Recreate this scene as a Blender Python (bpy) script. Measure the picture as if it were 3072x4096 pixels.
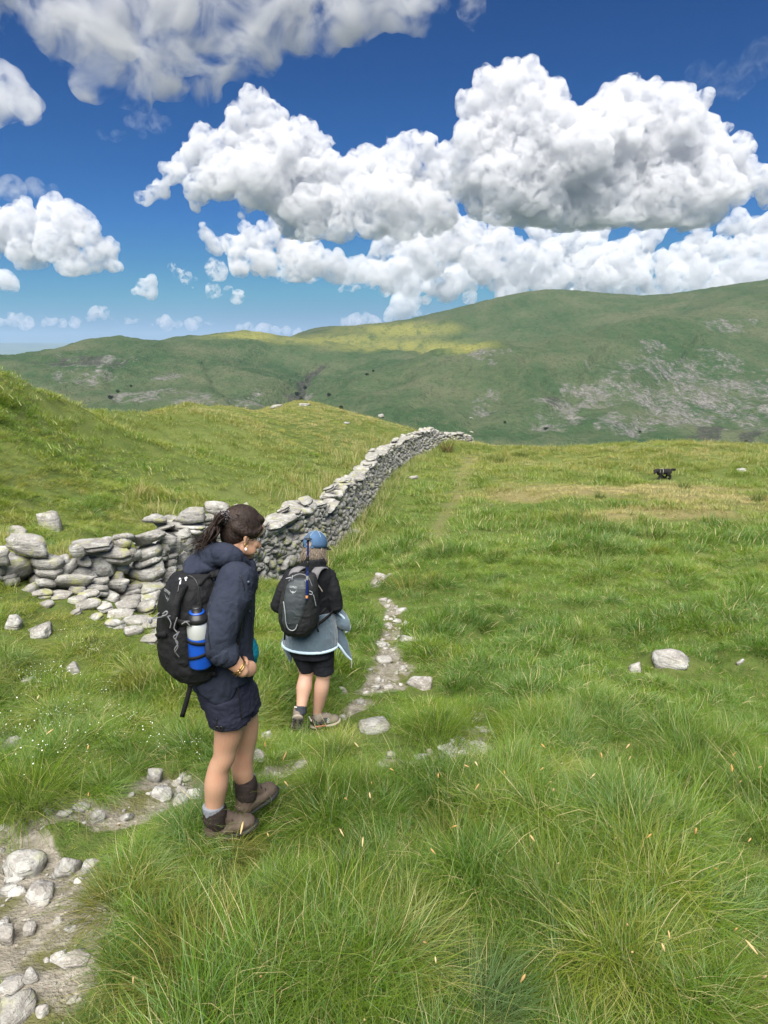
import bpy, bmesh, math, random
import numpy as np
from mathutils import Vector, Matrix, Euler

# ------------------------------------------------------------------ camera, light, exposure
SC = bpy.context.scene
COL = SC.collection
for _o in list(bpy.data.objects):
    bpy.data.objects.remove(_o)
F, CX, CY = 710.0, 384.0, 512.0
PITCH = math.radians(13.16)
CP, SP = math.cos(PITCH), math.sin(PITCH)
cd = bpy.data.cameras.new("camera")
cam = bpy.data.objects.new("camera", cd)
COL.objects.link(cam)
SC.camera = cam
cd.sensor_fit = 'VERTICAL'
cd.sensor_height = 36.0
cd.lens = 36.0 * F / 1024.0
cd.clip_start, cd.clip_end = 0.05, 120000.0
cam.location = (0, 0, 0)                       # world origin is the photographer's eye
cam.rotation_euler = (math.pi / 2 - PITCH, 0, 0)
SC.render.resolution_x, SC.render.resolution_y = 768, 1024

SUN_EL, SUN_AZ = math.radians(58), math.radians(188)     # azimuth clockwise from +Y: behind left
sun_dir = Vector((math.sin(SUN_AZ) * math.cos(SUN_EL), math.cos(SUN_AZ) * math.cos(SUN_EL), math.sin(SUN_EL)))
world = bpy.data.worlds.new("World")
SC.world = world
world.use_nodes = True
wn = world.node_tree
bg = wn.nodes["Background"]
sky = wn.nodes.new("ShaderNodeTexSky")
sky.sky_type = 'NISHITA'
sky.sun_disc = False
sky.sun_elevation = SUN_EL
sky.sun_rotation = SUN_AZ
sky.altitude = 400
sky.air_density = 1.0
sky.dust_density = 0.3
sky.ozone_density = 5.0
# the deep blue of clear mountain air: each colour of the sky gets its own contrast, the glare round the sun is capped
mn_ = wn.nodes.new("ShaderNodeVectorMath"); mn_.operation = 'MINIMUM'; mn_.inputs[1].default_value = (6.5, 6.5, 6.5)
sp_ = wn.nodes.new("ShaderNodeSeparateXYZ"); cb_ = wn.nodes.new("ShaderNodeCombineXYZ")
wn.links.new(sky.outputs[0], mn_.inputs[0]); wn.links.new(mn_.outputs[0], sp_.inputs[0])
for _i, (_k, _g) in enumerate(((.046, 1.94), (.176, 1.49), (.262, 1.46))):
    pw_ = wn.nodes.new("ShaderNodeMath"); pw_.operation = 'POWER'; pw_.inputs[1].default_value = _g
    ml_ = wn.nodes.new("ShaderNodeMath"); ml_.operation = 'MULTIPLY'; ml_.inputs[1].default_value = _k
    wn.links.new(sp_.outputs[_i], pw_.inputs[0]); wn.links.new(pw_.outputs[0], ml_.inputs[0]); wn.links.new(ml_.outputs[0], cb_.inputs[_i])
wn.links.new(cb_.outputs[0], bg.inputs[0])
bg.inputs[1].default_value = 0.05
sd = bpy.data.lights.new("sun", 'SUN')
sun = bpy.data.objects.new("sun", sd)
COL.objects.link(sun)
sd.energy = 4.5
sd.angle = math.radians(62)
sd.color = (1.0, 0.955, 0.88)
sun.rotation_euler = (-sun_dir).to_track_quat('-Z', 'Y').to_euler()
SC.view_settings.view_transform = 'Standard'
SC.view_settings.look = 'None'
SC.view_settings.gamma = 1.0
SC.view_settings.use_curve_mapping = False
SC.view_settings.exposure = 1.4
SC.render.engine = 'CYCLES'
cy = SC.cycles
cy.max_bounces = 24
cy.diffuse_bounces = 3
cy.glossy_bounces = 2
cy.transmission_bounces = 4
cy.transparent_max_bounces = 8
cy.volume_bounces = 22
cy.sample_clamp_indirect = 6.0
cy.use_denoising = True
cy.use_adaptive_sampling = True
cy.adaptive_threshold = 0.012

# ------------------------------------------------------------------ helpers
RNG = np.random.default_rng(11)
random.seed(11)

def ray(px, py):
    u = (px - CX) / F
    v = (CY - py) / F
    return u, CP + SP * v, -SP + CP * v

def W(px, py, Y):
    """point of the place seen at that pixel, Y metres ahead"""
    x, y, z = ray(px, py)
    return Vector((x * Y / y, Y, z * Y / y))

def ratio(py):
    _, y, z = ray(CX, py)
    return z / y

def mm(px, py, Y):
    """metres per pixel there"""
    return Y / ray(px, py)[1] / F

def _hash(ix, iy, iz, seed):
    h = (ix.astype(np.int64) * 374761393 + iy.astype(np.int64) * 668265263 + iz.astype(np.int64) * 2147483647 + seed * 974634777) & 0xFFFFFFFF
    h = ((h ^ (h >> 13)) * 1274126177) & 0xFFFFFFFF
    h = ((h ^ (h >> 16)) * 2246822519) & 0xFFFFFFFF
    return (h ^ (h >> 15)).astype(np.float64) / 4294967295.0

def vnoise(x, y, z=None, seed=0):
    x = np.asarray(x, float); y = np.asarray(y, float)
    z = np.zeros_like(x) if z is None else np.asarray(z, float)
    x0 = np.floor(x); y0 = np.floor(y); z0 = np.floor(z)
    fx = x - x0; fy = y - y0; fz = z - z0
    sx = fx * fx * fx * (fx * (fx * 6 - 15) + 10)
    sy = fy * fy * fy * (fy * (fy * 6 - 15) + 10)
    sz = fz * fz * fz * (fz * (fz * 6 - 15) + 10)
    def c(a, b, d):
        return _hash(x0 + a, y0 + b, z0 + d, seed)
    def lay(d):
        return (c(0, 0, d) * (1 - sx) + c(1, 0, d) * sx) * (1 - sy) + (c(0, 1, d) * (1 - sx) + c(1, 1, d) * sx) * sy
    if not np.any(fz):
        return lay(0) * 2 - 1
    return (lay(0) * (1 - sz) + lay(1) * sz) * 2 - 1

def fbm(x, y, z=None, octv=4, seed=0, gain=0.5, lac=2.03, billow=False, ridge=False):
    a, s, t = 1.0, 0.0, 0.0
    x = np.asarray(x, float); y = np.asarray(y, float)
    for k in range(octv):
        n = vnoise(x, y, z, seed + k * 17)
        if billow: n = np.abs(n) * 2 - 1
        if ridge: n = 1 - np.abs(n) * 2
        s = s + a * n
        t += a
        a *= gain
        x = x * lac + 3.7; y = y * lac + 1.3
        if z is not None: z = np.asarray(z, float) * lac + 5.1
    return s / t

def smooth(a, b, x):
    t = np.clip((np.asarray(x, float) - a) / (b - a), 0, 1)
    return t * t * (3 - 2 * t)

class TPS:
    def __init__(self, xy, z, lam=1e-3):
        self.c = np.array(xy, float)
        n = len(z)
        K = self.phi(self.c)
        K[np.arange(n), np.arange(n)] += lam
        P = np.c_[np.ones(n), self.c]
        A = np.zeros((n + 3, n + 3))
        A[:n, :n] = K; A[:n, n:] = P; A[n:, :n] = P.T
        sol = np.linalg.solve(A, np.r_[np.array(z, float), 0, 0, 0])
        self.w, self.a = sol[:n], sol[n:]
    def phi(self, p):
        d2 = ((p[:, None, :] - self.c[None]) ** 2).sum(-1)
        return 0.5 * d2 * np.log(d2 + 1e-12)
    def __call__(self, x, y):
        p = np.c_[np.ravel(x), np.ravel(y)].astype(float)
        out = np.empty(len(p))
        for i in range(0, len(p), 40000):
            q = p[i:i + 40000]
            out[i:i + 40000] = self.phi(q) @ self.w + self.a[0] + q @ self.a[1:]
        return out.reshape(np.shape(x))

def mesh_from(name, verts, faces, smooth_shade=True):
    me = bpy.data.meshes.new(name)
    verts = np.asarray(verts, np.float32)
    faces = np.asarray(faces)
    if faces.ndim == 2:
        k = faces.shape[1]
        me.vertices.add(len(verts)); me.vertices.foreach_set("co", verts.ravel())
        me.loops.add(faces.size); me.loops.foreach_set("vertex_index", faces.ravel().astype(np.int32))
        me.polygons.add(len(faces))
        me.polygons.foreach_set("loop_start", np.arange(0, faces.size, k, dtype=np.int32))
        me.polygons.foreach_set("loop_total", np.full(len(faces), k, np.int32))
        me.update(calc_edges=True)
    else:
        me.from_pydata([tuple(v) for v in verts], [], [tuple(f) for f in faces])
        me.update()
    if smooth_shade:
        me.polygons.foreach_set("use_smooth", np.ones(len(me.polygons), bool))
    return me

def fattr(me, name, vals):
    a = me.attributes.new(name, 'FLOAT', 'POINT')
    a.data.foreach_set("value", np.asarray(vals, np.float32).ravel())

def link(name, me, mat=None, parent=None):
    o = bpy.data.objects.new(name, me)
    COL.objects.link(o)
    if mat is not None and me is not None and hasattr(me, 'materials') and len(me.materials) == 0:
        me.materials.append(mat)
    if parent is not None:
        o.parent = parent
    return o

def tag(o, label=None, cat=None, group=None, kind=None):
    if label: o['label'] = label
    if cat: o['category'] = cat
    if group: o['group'] = group
    if kind: o['kind'] = kind
    return o

def empty(name, loc=(0, 0, 0), label=None, cat=None, group=None):
    o = bpy.data.objects.new(name, None)
    o.empty_display_size = 0.1
    COL.objects.link(o)
    o.location = loc
    return tag(o, label, cat, group)

def settle(root):
    """children were modelled in place: keep them there under a root that stands at its base"""
    bpy.context.view_layer.update()
    def fix(o):
        for ch in [c for c in bpy.data.objects if c.parent == o]:
            pass
    for ch in [c for c in bpy.data.objects if c.parent == root]:
        ch.matrix_parent_inverse = Matrix.Translation(root.location).inverted()

def grid_faces(nr, nc, wrap=False):
    i = np.arange(nr - 1)[:, None]
    j = np.arange(nc if wrap else nc - 1)[None]
    a = i * nc + j
    b = i * nc + (j + 1) % nc
    return np.stack([a, b, b + nc, a + nc], -1).reshape(-1, 4)

# node helpers
class NT:
    def __init__(self, name):
        self.m = bpy.data.materials.new(name)
        self.m.use_nodes = True
        self.t = self.m.node_tree
        self.t.nodes.clear()
        self.out = self.t.nodes.new("ShaderNodeOutputMaterial")
    def n(self, typ, **kw):
        nd = self.t.nodes.new("ShaderNode" + typ)
        for k, v in kw.items():
            setattr(nd, k, v)
        return nd
    def l(self, a, b):
        self.t.links.new(a, b)
    def put(self, sock, v):
        if isinstance(v, bpy.types.NodeSocket): self.l(v, sock)
        elif v is not None:
            if sock.type == 'RGBA' and len(v) == 3: v = (*v, 1)
            sock.default_value = v
    def noise(self, scale, vec=None, detail=4, rough=0.55, dist=0.0, typ='FBM'):
        nd = self.n("TexNoise")
        nd.noise_dimensions = '3D'
        nd.noise_type = typ
        self.put(nd.inputs['Scale'], scale); nd.inputs['Detail'].default_value = detail
        nd.inputs['Roughness'].default_value = rough; nd.inputs['Distortion'].default_value = dist
        if vec is not None: self.l(vec, nd.inputs['Vector'])
        return nd.outputs[0]
    def voro(self, scale, vec=None, feature='F1', out=0):
        nd = self.n("TexVoronoi", feature=feature)
        nd.inputs['Scale'].default_value = scale
        if vec is not None: self.l(vec, nd.inputs['Vector'])
        return nd.outputs[out]
    def math(self, op, a, b=0.0, c=0.0, clamp=False):
        nd = self.n("Math", operation=op, use_clamp=clamp)
        for s, v in zip(nd.inputs, (a, b, c)): self.put(s, v)
        return nd.outputs[0]
    def map(self, v, a, b, c=0.0, d=1.0, smoothy=True):
        nd = self.n("MapRange")
        nd.interpolation_type = 'SMOOTHSTEP' if smoothy else 'LINEAR'
        for i, q in enumerate((v, a, b, c, d)): self.put(nd.inputs[i], q)
        return nd.outputs[0]
    def mix(self, f, a, b, blend='MIX'):
        nd = self.n("Mix", data_type='RGBA', blend_type=blend)
        self.put(nd.inputs[0], f); self.put(nd.inputs[6], a); self.put(nd.inputs[7], b)
        return nd.outputs[2]
    def ramp(self, f, stops):
        nd = self.n("ValToRGB")
        el = nd.color_ramp.elements
        while len(el) < len(stops): el.new(0.5)
        for e, (p, c) in zip(el, stops):
            e.position = p; e.color = (*c, 1)
        self.put(nd.inputs[0], f)
        return nd.outputs[0]
    def attr(self, name, typ='GEOMETRY', out=2):
        nd = self.n("Attribute", attribute_name=name, attribute_type=typ)
        return nd.outputs[out]
    def obj(self):
        return self.n("TexCoord").outputs['Object']
    def pos(self):
        return self.n("NewGeometry").outputs['Position']
    def scalevec(self, vec, s):
        nd = self.n("VectorMath", operation='MULTIPLY')
        self.l(vec, nd.inputs[0]); nd.inputs[1].default_value = s
        return nd.outputs[0]
    def bump(self, h, strength=0.5, dist=0.01, normal=None):
        nd = self.n("Bump")
        nd.inputs['Strength'].default_value = strength; nd.inputs['Distance'].default_value = dist
        self.l(h, nd.inputs['Height'])
        if normal is not None: self.l(normal, nd.inputs['Normal'])
        return nd.outputs[0]
    def princ(self, col, rough=0.8, spec=0.3, normal=None, metal=0.0, sss=None, sheen=None):
        p = self.n("BsdfPrincipled")
        self.put(p.inputs['Base Color'], col); self.put(p.inputs['Roughness'], rough)
        p.inputs['Specular IOR Level'].default_value = spec
        p.inputs['Metallic'].default_value = metal
        if sss:
            p.inputs['Subsurface Weight'].default_value = sss[0]
            p.inputs['Subsurface Radius'].default_value = sss[1]
            p.inputs['Subsurface Scale'].default_value = sss[2]
        if sheen: p.inputs['Sheen Weight'].default_value = sheen
        if normal is not None: self.l(normal, p.inputs['Normal'])
        self.l(p.outputs[0], self.out.inputs[0])
        return p
# ------------------------------------------------------------------ near ground
GC = [  # (pixel x, pixel y, metres ahead)
 (384,1024,1.85),(0,1024,1.8),(768,1024,1.9),(215,824,3.13),(252,814,3.25),(309,730,5.25),(375,724,5.25),
 (420,690,6.3),(385,620,8.9),(380,575,11.8),(420,540,16.0),(460,500,22.8),(470,470,30),(475,444,42),
 (665,479,27),(560,449,42),(768,452,42),(674,656,7.0),(768,700,5.8),(768,560,12.5),(600,560,12.3),
 (600,700,5.9),(600,850,2.95),(768,850,2.95),(768,500,21),(600,500,21),(500,760,4.4),(420,860,2.85),
 (0,850,2.85),(100,780,3.55),(0,760,3.85),(0,680,5.0),(60,650,5.6),(140,630,6.3),(0,588,6.8),(110,602,7.2),
 (200,600,8.6),(287,579,12.3),(347,544,16.0),(367,511,20),(399,471,29),(425,455,37),
 (0,374,16),(40,395,18),(70,405,20.5),(100,412,24),(150,415,30),(200,418,36),(250,417,42),(300,404,50),(345,415,48),(415,431,45),
 (100,480,14),(100,540,9.6),(200,510,13.5),(300,505,17.5),(200,460,19.5),(300,460,25),(350,450,31),(395,437,39),
 (0,450,12),(0,415,13.8),(0,500,10.4),(50,430,17),(150,440,22),(640,446,43),
]
gx, gz = [], []
for (a, b, Y) in GC:
    p = W(a, b, Y); gx.append((p.x, p.y)); gz.append(p.z)
for (a, b, Y, f, dr) in [(0,374,16,1.4,-.09),(70,405,20.5,1.4,-.09),(150,415,30,1.35,-.08),(250,417,42,1.3,-.08),(300,404,50,1.3,-.09),
                         (415,431,45,1.25,-.08),(475,444,42,1.3,-.07),(560,449,42,1.3,-.07),(768,452,42,1.3,-.07)]:
    p = W(a, b, Y * f); gx.append((p.x, p.y)); gz.append(p.z + dr * Y * f)
gx += [(0, 0), (-1.5, 0), (1.5, .2), (0, -6), (-14, 3), (-14, 12), (16, 4), (18, 14), (30, 30), (34, 44), (-30, 10), (20, -6), (-20, -8)]
gz += [-1.62, -1.5, -1.7, -.9, -.6, .3, -3.6, -4.6, -6.0, -8, 1.5, -2.6, 0]
tps = TPS(gx, gz, 2e-3)

def base_h(x, y):
    x = np.asarray(x, float); y = np.asarray(y, float)
    r = np.hypot(x, y)
    lim = 66.0
    k = np.where(r > lim, lim / np.maximum(r, 1e-6), 1.0)
    z = tps(x * k, y * k)
    return z - np.maximum(r - lim, 0) * 0.42

def G0(px, py):
    """march the pixel's ray on to the bare ground"""
    d = np.array(ray(px, py)); d = d / d[1]
    ts = np.geomspace(1.0, 75, 700)
    h = base_h(ts * d[0], ts) - ts * d[2]
    k = np.argmax(h > 0)
    if h[k] <= 0: k = len(ts) - 1
    t0, t1 = ts[max(k - 1, 0)], ts[k]
    for _ in range(20):
        t = (t0 + t1) / 2
        if float(base_h(np.array([t * d[0]]), np.array([t]))[0]) > t * d[2]: t1 = t
        else: t0 = t
    t = (t0 + t1) / 2
    return Vector((t * d[0], t, t * d[2]))

def seg_dist(x, y, poly):
    """distance to a polyline of (x, y, width): returns distance / width"""
    best = np.full(np.shape(x), 1e9)
    for (ax, ay, aw), (bx, by, bw) in zip(poly[:-1], poly[1:]):
        dx, dy = bx - ax, by - ay
        t = np.clip(((x - ax) * dx + (y - ay) * dy) / (dx * dx + dy * dy + 1e-12), 0, 1)
        d = np.hypot(x - ax - t * dx, y - ay - t * dy) / (aw + (bw - aw) * t)
        best = np.minimum(best, d)
    return best

def pathpoly(pts):
    out = []
    for a, b, w in pts:
        p = G0(a, b); out.append((p.x, p.y, w))
    return out
PATHS = [pathpoly([(-40,1060,.30),(8,1010,.28),(22,960,.28),(34,920,.22),(24,885,.26),(10,850,.2),(-20,838,.2)]),
         pathpoly([(30,822,.10),(62,812,.15),(95,810,.17),(125,806,.16),(152,790,.24),(180,786,.22),(200,790,.10)]),
         pathpoly([(60,930,.10),(85,880,.10),(92,858,.06)]),
         pathpoly([(255,775,.08),(290,764,.11),(308,758,.07)]), pathpoly([(318,735,.05),(340,712,.08),(362,700,.11)]),
         pathpoly([(366,690,.12),(388,680,.20),(394,664,.24),(386,648,.17),(388,634,.12),(396,620,.18),(394,606,.14),(384,592,.08)]), pathpoly([(376,583,.10),(382,573,.14)])]
PATH = [q for p_ in PATHS for q in p_]
SPUR = pathpoly([(388,757,.12),(420,762,.16),(448,758,.18),(470,745,.18),(482,728,.13),(478,714,.08)])
TRACK = pathpoly([(380,574,.2),(400,558,.2),(430,545,.25),(446,520,.28),(457,497,.3),(463,478,.35),(470,458,.5)])
BROWN = [(G0(590,492), 4.8, 2.6), (G0(650,490), 5, 2.2), (G0(735,500), 3.5, 2.2), (G0(640,515), 3.2, 1.5)]
BUMPS = [(G0(438,728), .34, .10), (G0(115,752), .4, .06), (G0(40,785), .45, .10), (G0(480,830), .6, .06), (G0(150,900), .5, .10)]

def path_w(x, y):
    j = fbm(x * 3.1, y * 3.1, octv=3, seed=5) * .55
    p = 1 - smooth(.55, 1.25, np.min([seg_dist(x, y, q) for q in PATHS], axis=0) + j)
    q = 1 - smooth(.5, 1.2, seg_dist(x, y, SPUR) + j)
    return np.maximum(p, q)

def track_w(x, y):
    return 1 - smooth(.4, 1.5, seg_dist(x, y, TRACK) + fbm(x * 1.5, y * 1.5, octv=3, seed=8) * .5)

def brown_w(x, y):
    b = np.zeros(np.shape(x))
    for p, a, c in BROWN:
        d = np.hypot((x - p.x) / a, (y - p.y) / c)
        b = np.maximum(b, 1 - smooth(.35, 1.15, d + fbm(x * .9, y * .9, octv=4, seed=3) * .45))
    return b

def tussock(x, y):
    """0..1: how much of a grown tuft stands here"""
    n = fbm(x * 2.3, y * 2.3, octv=2, seed=21) * .6 + fbm(x * .7, y * .7, octv=2, seed=22) * .5
    return smooth(-.28, .42, n)

def ground_h(x, y):
    z = base_h(x, y)
    r = np.hypot(x, y)
    pw = np.maximum(path_w(x, y), track_w(x, y) * .6)
    z = z + .09 * (tussock(x, y) - .5) * (1 - pw) * (1 - smooth(30, 60, r)) - .05 * pw
    z = z + .12 * fbm(x * .35, y * .35, octv=3, seed=41) * smooth(3, 12, r)
    z = z + .02 * fbm(x * 5, y * 5, octv=3, seed=44) * (1 - smooth(8, 16, r))
    for p, s, h in BUMPS:
        z = z + h * np.exp(-((x - p.x) ** 2 + (y - p.y) ** 2) / (2 * (s * .6) ** 2))
    return z

_az = np.radians(np.unique(np.r_[np.linspace(-180, -44, 70), np.linspace(-44, 44, 460), np.linspace(44, 180, 70)]))[:-1]
_r = np.r_[np.geomspace(.25, 1.2, 14)[:-1], np.geomspace(1.2, 70, 470), np.geomspace(72, 330, 26)]
A, R = np.meshgrid(_az, _r)
X, Y = R * np.sin(A), R * np.cos(A)
Z = ground_h(X, Y)
me = mesh_from("ground", np.stack([X, Y, Z], -1).reshape(-1, 3), grid_faces(*X.shape, wrap=True))
pw = path_w(X, Y)
fattr(me, "path", pw); fattr(me, "track", track_w(X, Y)); fattr(me, "brown", brown_w(X, Y)); fattr(me, "tuft", tussock(X, Y))

def ground_mat():
    t = NT("turf_and_soil")
    p = t.pos()
    n1 = t.noise(1.6, p, 5, .6); n2 = t.noise(14, p, 5, .65); n3 = t.noise(.22, p, 4, .6); n4 = t.noise(60, p, 3, .6)
    g = t.ramp(n1, [(.3, (.045, .075, .016)), (.5, (.07, .105, .022)), (.7, (.105, .125, .032))])
    g = t.mix(t.map(n2, .35, .7), g, (.085, .10, .03))
    g = t.mix(t.map(n3, .45, .62), g, (.10, .125, .035))
    straw = t.mix(n2, (.15, .125, .06), (.22, .18, .09))
    g = t.mix(t.math('MULTIPLY', t.attr("brown"), .75), g, straw)
    g = t.mix(t.math('MULTIPLY', t.attr("track"), t.map(n2, .3, .7, .2, .7)), g, (.17, .15, .075))
    soil = t.ramp(n2, [(.25, (.105, .092, .068)), (.5, (.205, .185, .15)), (.75, (.32, .297, .255))])
    soil = t.mix(t.map(t.voro(26, p), .05, .35, .8, 0), soil, (.42, .38, .32))
    soil = t.mix(t.map(t.noise(3.1, p, 5, .6), .44, .60), soil, (.105, .105, .042))
    c = t.mix(t.map(t.math('ADD', t.attr("path"), t.math('MULTIPLY', t.math('SUBTRACT', n2, .5), .9)), .3, .7), g, soil)
    h = t.math('ADD', t.math('MULTIPLY', n2, .6), t.math('MULTIPLY', n4, .4))
    t.princ(c, .95, .1, t.bump(h, .9, .05))
    return t.m
tag(link("ground", me, ground_mat()), "rough hill pasture sloping down to a grassy brow", kind="structure")

# fast look-up of the finished ground
def gh(x, y):
    return float(ground_h(np.array([x]), np.array([y]))[0])

def Gp(px, py):
    """point of the finished ground seen at the pixel"""
    d = np.array(ray(px, py)); d = d / d[1]
    ts = np.geomspace(1.0, 75, 900)
    h = ground_h(ts * d[0], ts) - ts * d[2]
    k = int(np.argmax(h > 0))
    if h[k] <= 0: k = len(ts) - 1
    k = max(k, 1)
    f = h[k - 1] / (h[k - 1] - h[k]) if h[k] != h[k - 1] else 0
    t = ts[k - 1] + (ts[k] - ts[k - 1]) * min(max(f, 0), 1)
    return Vector((t * d[0], t, t * d[2]))

# ------------------------------------------------------------------ the fells across the valley
HC = [(768,452,600),(768,400,800),(768,340,1000),(768,281,1350),(700,450,600),(700,400,780),(700,350,950),(700,291,1400),(643,298,1450),
 (560,291,1500),(520,295,1500),(480,305,1520),(440,313,1600),(400,321,1750),(360,329,1900),(330,335,2000),(290,341,2000),
 (228,333,1400),(205,336,1350),(190,338,1300),(140,342,1250),(110,339,1150),(90,342,1100),(70,350,1050),(30,357,1000),(0,357,1000),(-120,366,1000),
 (453,353,900),(500,349,920),(579,338,980),(650,318,1050),(453,360,1080),(500,357,1100),(579,346,1160),(640,328,1200),(453,349,1300),(400,350,1300),(350,348,1450),(320,352,1200),
 (288,405,800),(300,385,950),(312,368,1150),(255,405,730),(265,380,900),(330,405,720),(335,380,880),
 (200,405,700),(100,400,700),(0,400,700),(200,370,950),(100,370,900),(0,375,850),(-120,400,700),(350,420,650),(400,420,640),(400,380,820),
 (450,430,610),(450,390,760),(560,440,590),(560,390,760),(620,360,900),(880,440,600),(880,330,1000),(880,270,1400),(1000,440,600),(1000,270,1400)]
hp, hv = [], []
for a, b, Yd in HC:
    x, y, z = ray(a, b)
    hp.append((x / y, math.log(Yd) * .9)); hv.append(z / y)
for a, b, Yd in [(768,281,1350),(643,298,1450),(560,291,1500),(400,321,1750),(290,341,2000),(228,333,1400),(110,339,1150),(0,357,1000),(-120,366,1000),(480,305,1520),(1000,270,1400)]:
    x, y, z = ray(a, b)
    hp.append((x / y, math.log(Yd * 1.45) * .9)); hv.append(z / y - .10)
for s in (-.75, -.3, 0, .3, .8):
    hp.append((s, math.log(330) * .9)); hv.append(-.36)
    hp.append((s, math.log(430) * .9)); hv.append(-.24)
htps = TPS(hp, hv, 1e-5)
s = np.linspace(-.95, 1.05, 620)
lr = np.linspace(math.log(300), math.log(3000), 360)
S, L = np.meshgrid(s, lr)
lr_h = lr
Yh = np.exp(L); Xh = S * Yh
q = htps(S, L * .9)
gul = fbm(Xh / 95 + .25 * fbm(Xh / 60, Yh / 60, octv=2, seed=60), Yh / 420, octv=4, seed=61, ridge=True, gain=.55)
lump = fbm(Xh / 120, Yh / 120, octv=5, seed=63, gain=.55)
crag = fbm(Xh / 40, Yh / 40, octv=4, seed=66)
low = 1 - smooth(-.02, .075, q + .02)
Zh = q * Yh + (gul * 7.5 * low + lump * 9 * low + lump * 3 + 2.2 * fbm(Xh / 28, Yh / 34, octv=4, seed=64, gain=.6, ridge=True)) * np.minimum(Yh / 900, 1.2)
# rocks and scree: where they lie on the hill
PXh = S * (CP + SP * 0)  # slope coordinate
def hblob(px, py, rx, ry, wob=.5, sc=45, seed=70):
    x, y, z = ray(px, py)
    d = np.hypot((S - x / y) / (rx / F), (q - z / y) / (ry / F))
    return 1 - smooth(.45, 1.1, d + wob * fbm(Xh / sc, Yh / sc, octv=4, seed=seed))
scree = np.zeros_like(S)
for k, (a, b_, rx, ry) in enumerate([(650,372,75,20),(700,368,75,22),(740,388,65,28),(610,395,60,12),(690,402,90,26),(655,350,28,12),(750,420,60,26),(640,425,60,18),(560,420,50,12),(735,325,40,8),(480,362,30,10),
                                    (90,368,42,15),(75,380,30,9),(170,377,24,5),(150,395,50,9),(200,403,50,11),(250,402,26,10),(300,392,14,12),(560,405,30,20),(480,400,20,20)]):
    scree = np.maximum(scree, hblob(a, b_, rx, ry, .7, 30, 71 + k))
def hline(pts, w):
    P_ = []
    for a, b_, ww in pts:
        x, y, z = ray(a, b_); P_.append((x / y, z / y, ww / F))
    return seg_dist(S, q, P_)
GULLY = [(280,414,13),(290,400,11),(296,390,8),(303,381,5),(311,371,3),(326,366,1.5)]
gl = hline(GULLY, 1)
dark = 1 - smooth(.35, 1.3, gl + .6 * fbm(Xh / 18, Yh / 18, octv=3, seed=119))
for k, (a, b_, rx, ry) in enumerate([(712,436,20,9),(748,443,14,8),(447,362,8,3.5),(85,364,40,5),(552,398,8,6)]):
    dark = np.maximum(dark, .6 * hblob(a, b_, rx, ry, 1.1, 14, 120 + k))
# side streams cut the slopes
for pts in [[(345,412,5),(365,392,3),(395,378,2)],[(400,420,6),(430,395,4),(470,370,2)],[(455,435,6),(500,395,4),(530,360,2)],[(520,440,6),(580,390,4),(610,350,2)],[(235,405,5),(215,385,3),(205,365,2)],[(120,400,4),(110,380,3),(125,360,2)],[(640,440,6),(660,390,4),(700,340,2)]]:
    g_ = hline(pts, 1)
    Zh = Zh - 4 * np.exp(-(g_ / 1.6) ** 2) * np.minimum(Yh / 800, 1.3)
Zh = Zh - 9 * np.exp(-(gl / 1.3) ** 2)
Zh = Zh + crag * 6 * np.maximum(scree * .6, dark)
yellow = np.zeros_like(S)  # sunlit strip across the fell: its sunshine is painted in as yellower turf
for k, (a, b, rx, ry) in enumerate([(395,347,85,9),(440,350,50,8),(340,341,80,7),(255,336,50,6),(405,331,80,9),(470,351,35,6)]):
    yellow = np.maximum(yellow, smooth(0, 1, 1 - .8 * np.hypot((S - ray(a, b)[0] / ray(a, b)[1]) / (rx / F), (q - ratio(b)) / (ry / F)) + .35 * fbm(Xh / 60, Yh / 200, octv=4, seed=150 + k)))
brack = smooth(-.05, .4, fbm(Xh / 120, Yh / 90, octv=5, seed=170)) * low
me = mesh_from("hillside", np.stack([Xh, Yh, Zh], -1).reshape(-1, 3), grid_faces(*S.shape))
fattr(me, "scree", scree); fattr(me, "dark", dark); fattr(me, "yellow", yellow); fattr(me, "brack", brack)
htree = (S, q, Xh, Yh, Zh)

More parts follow.
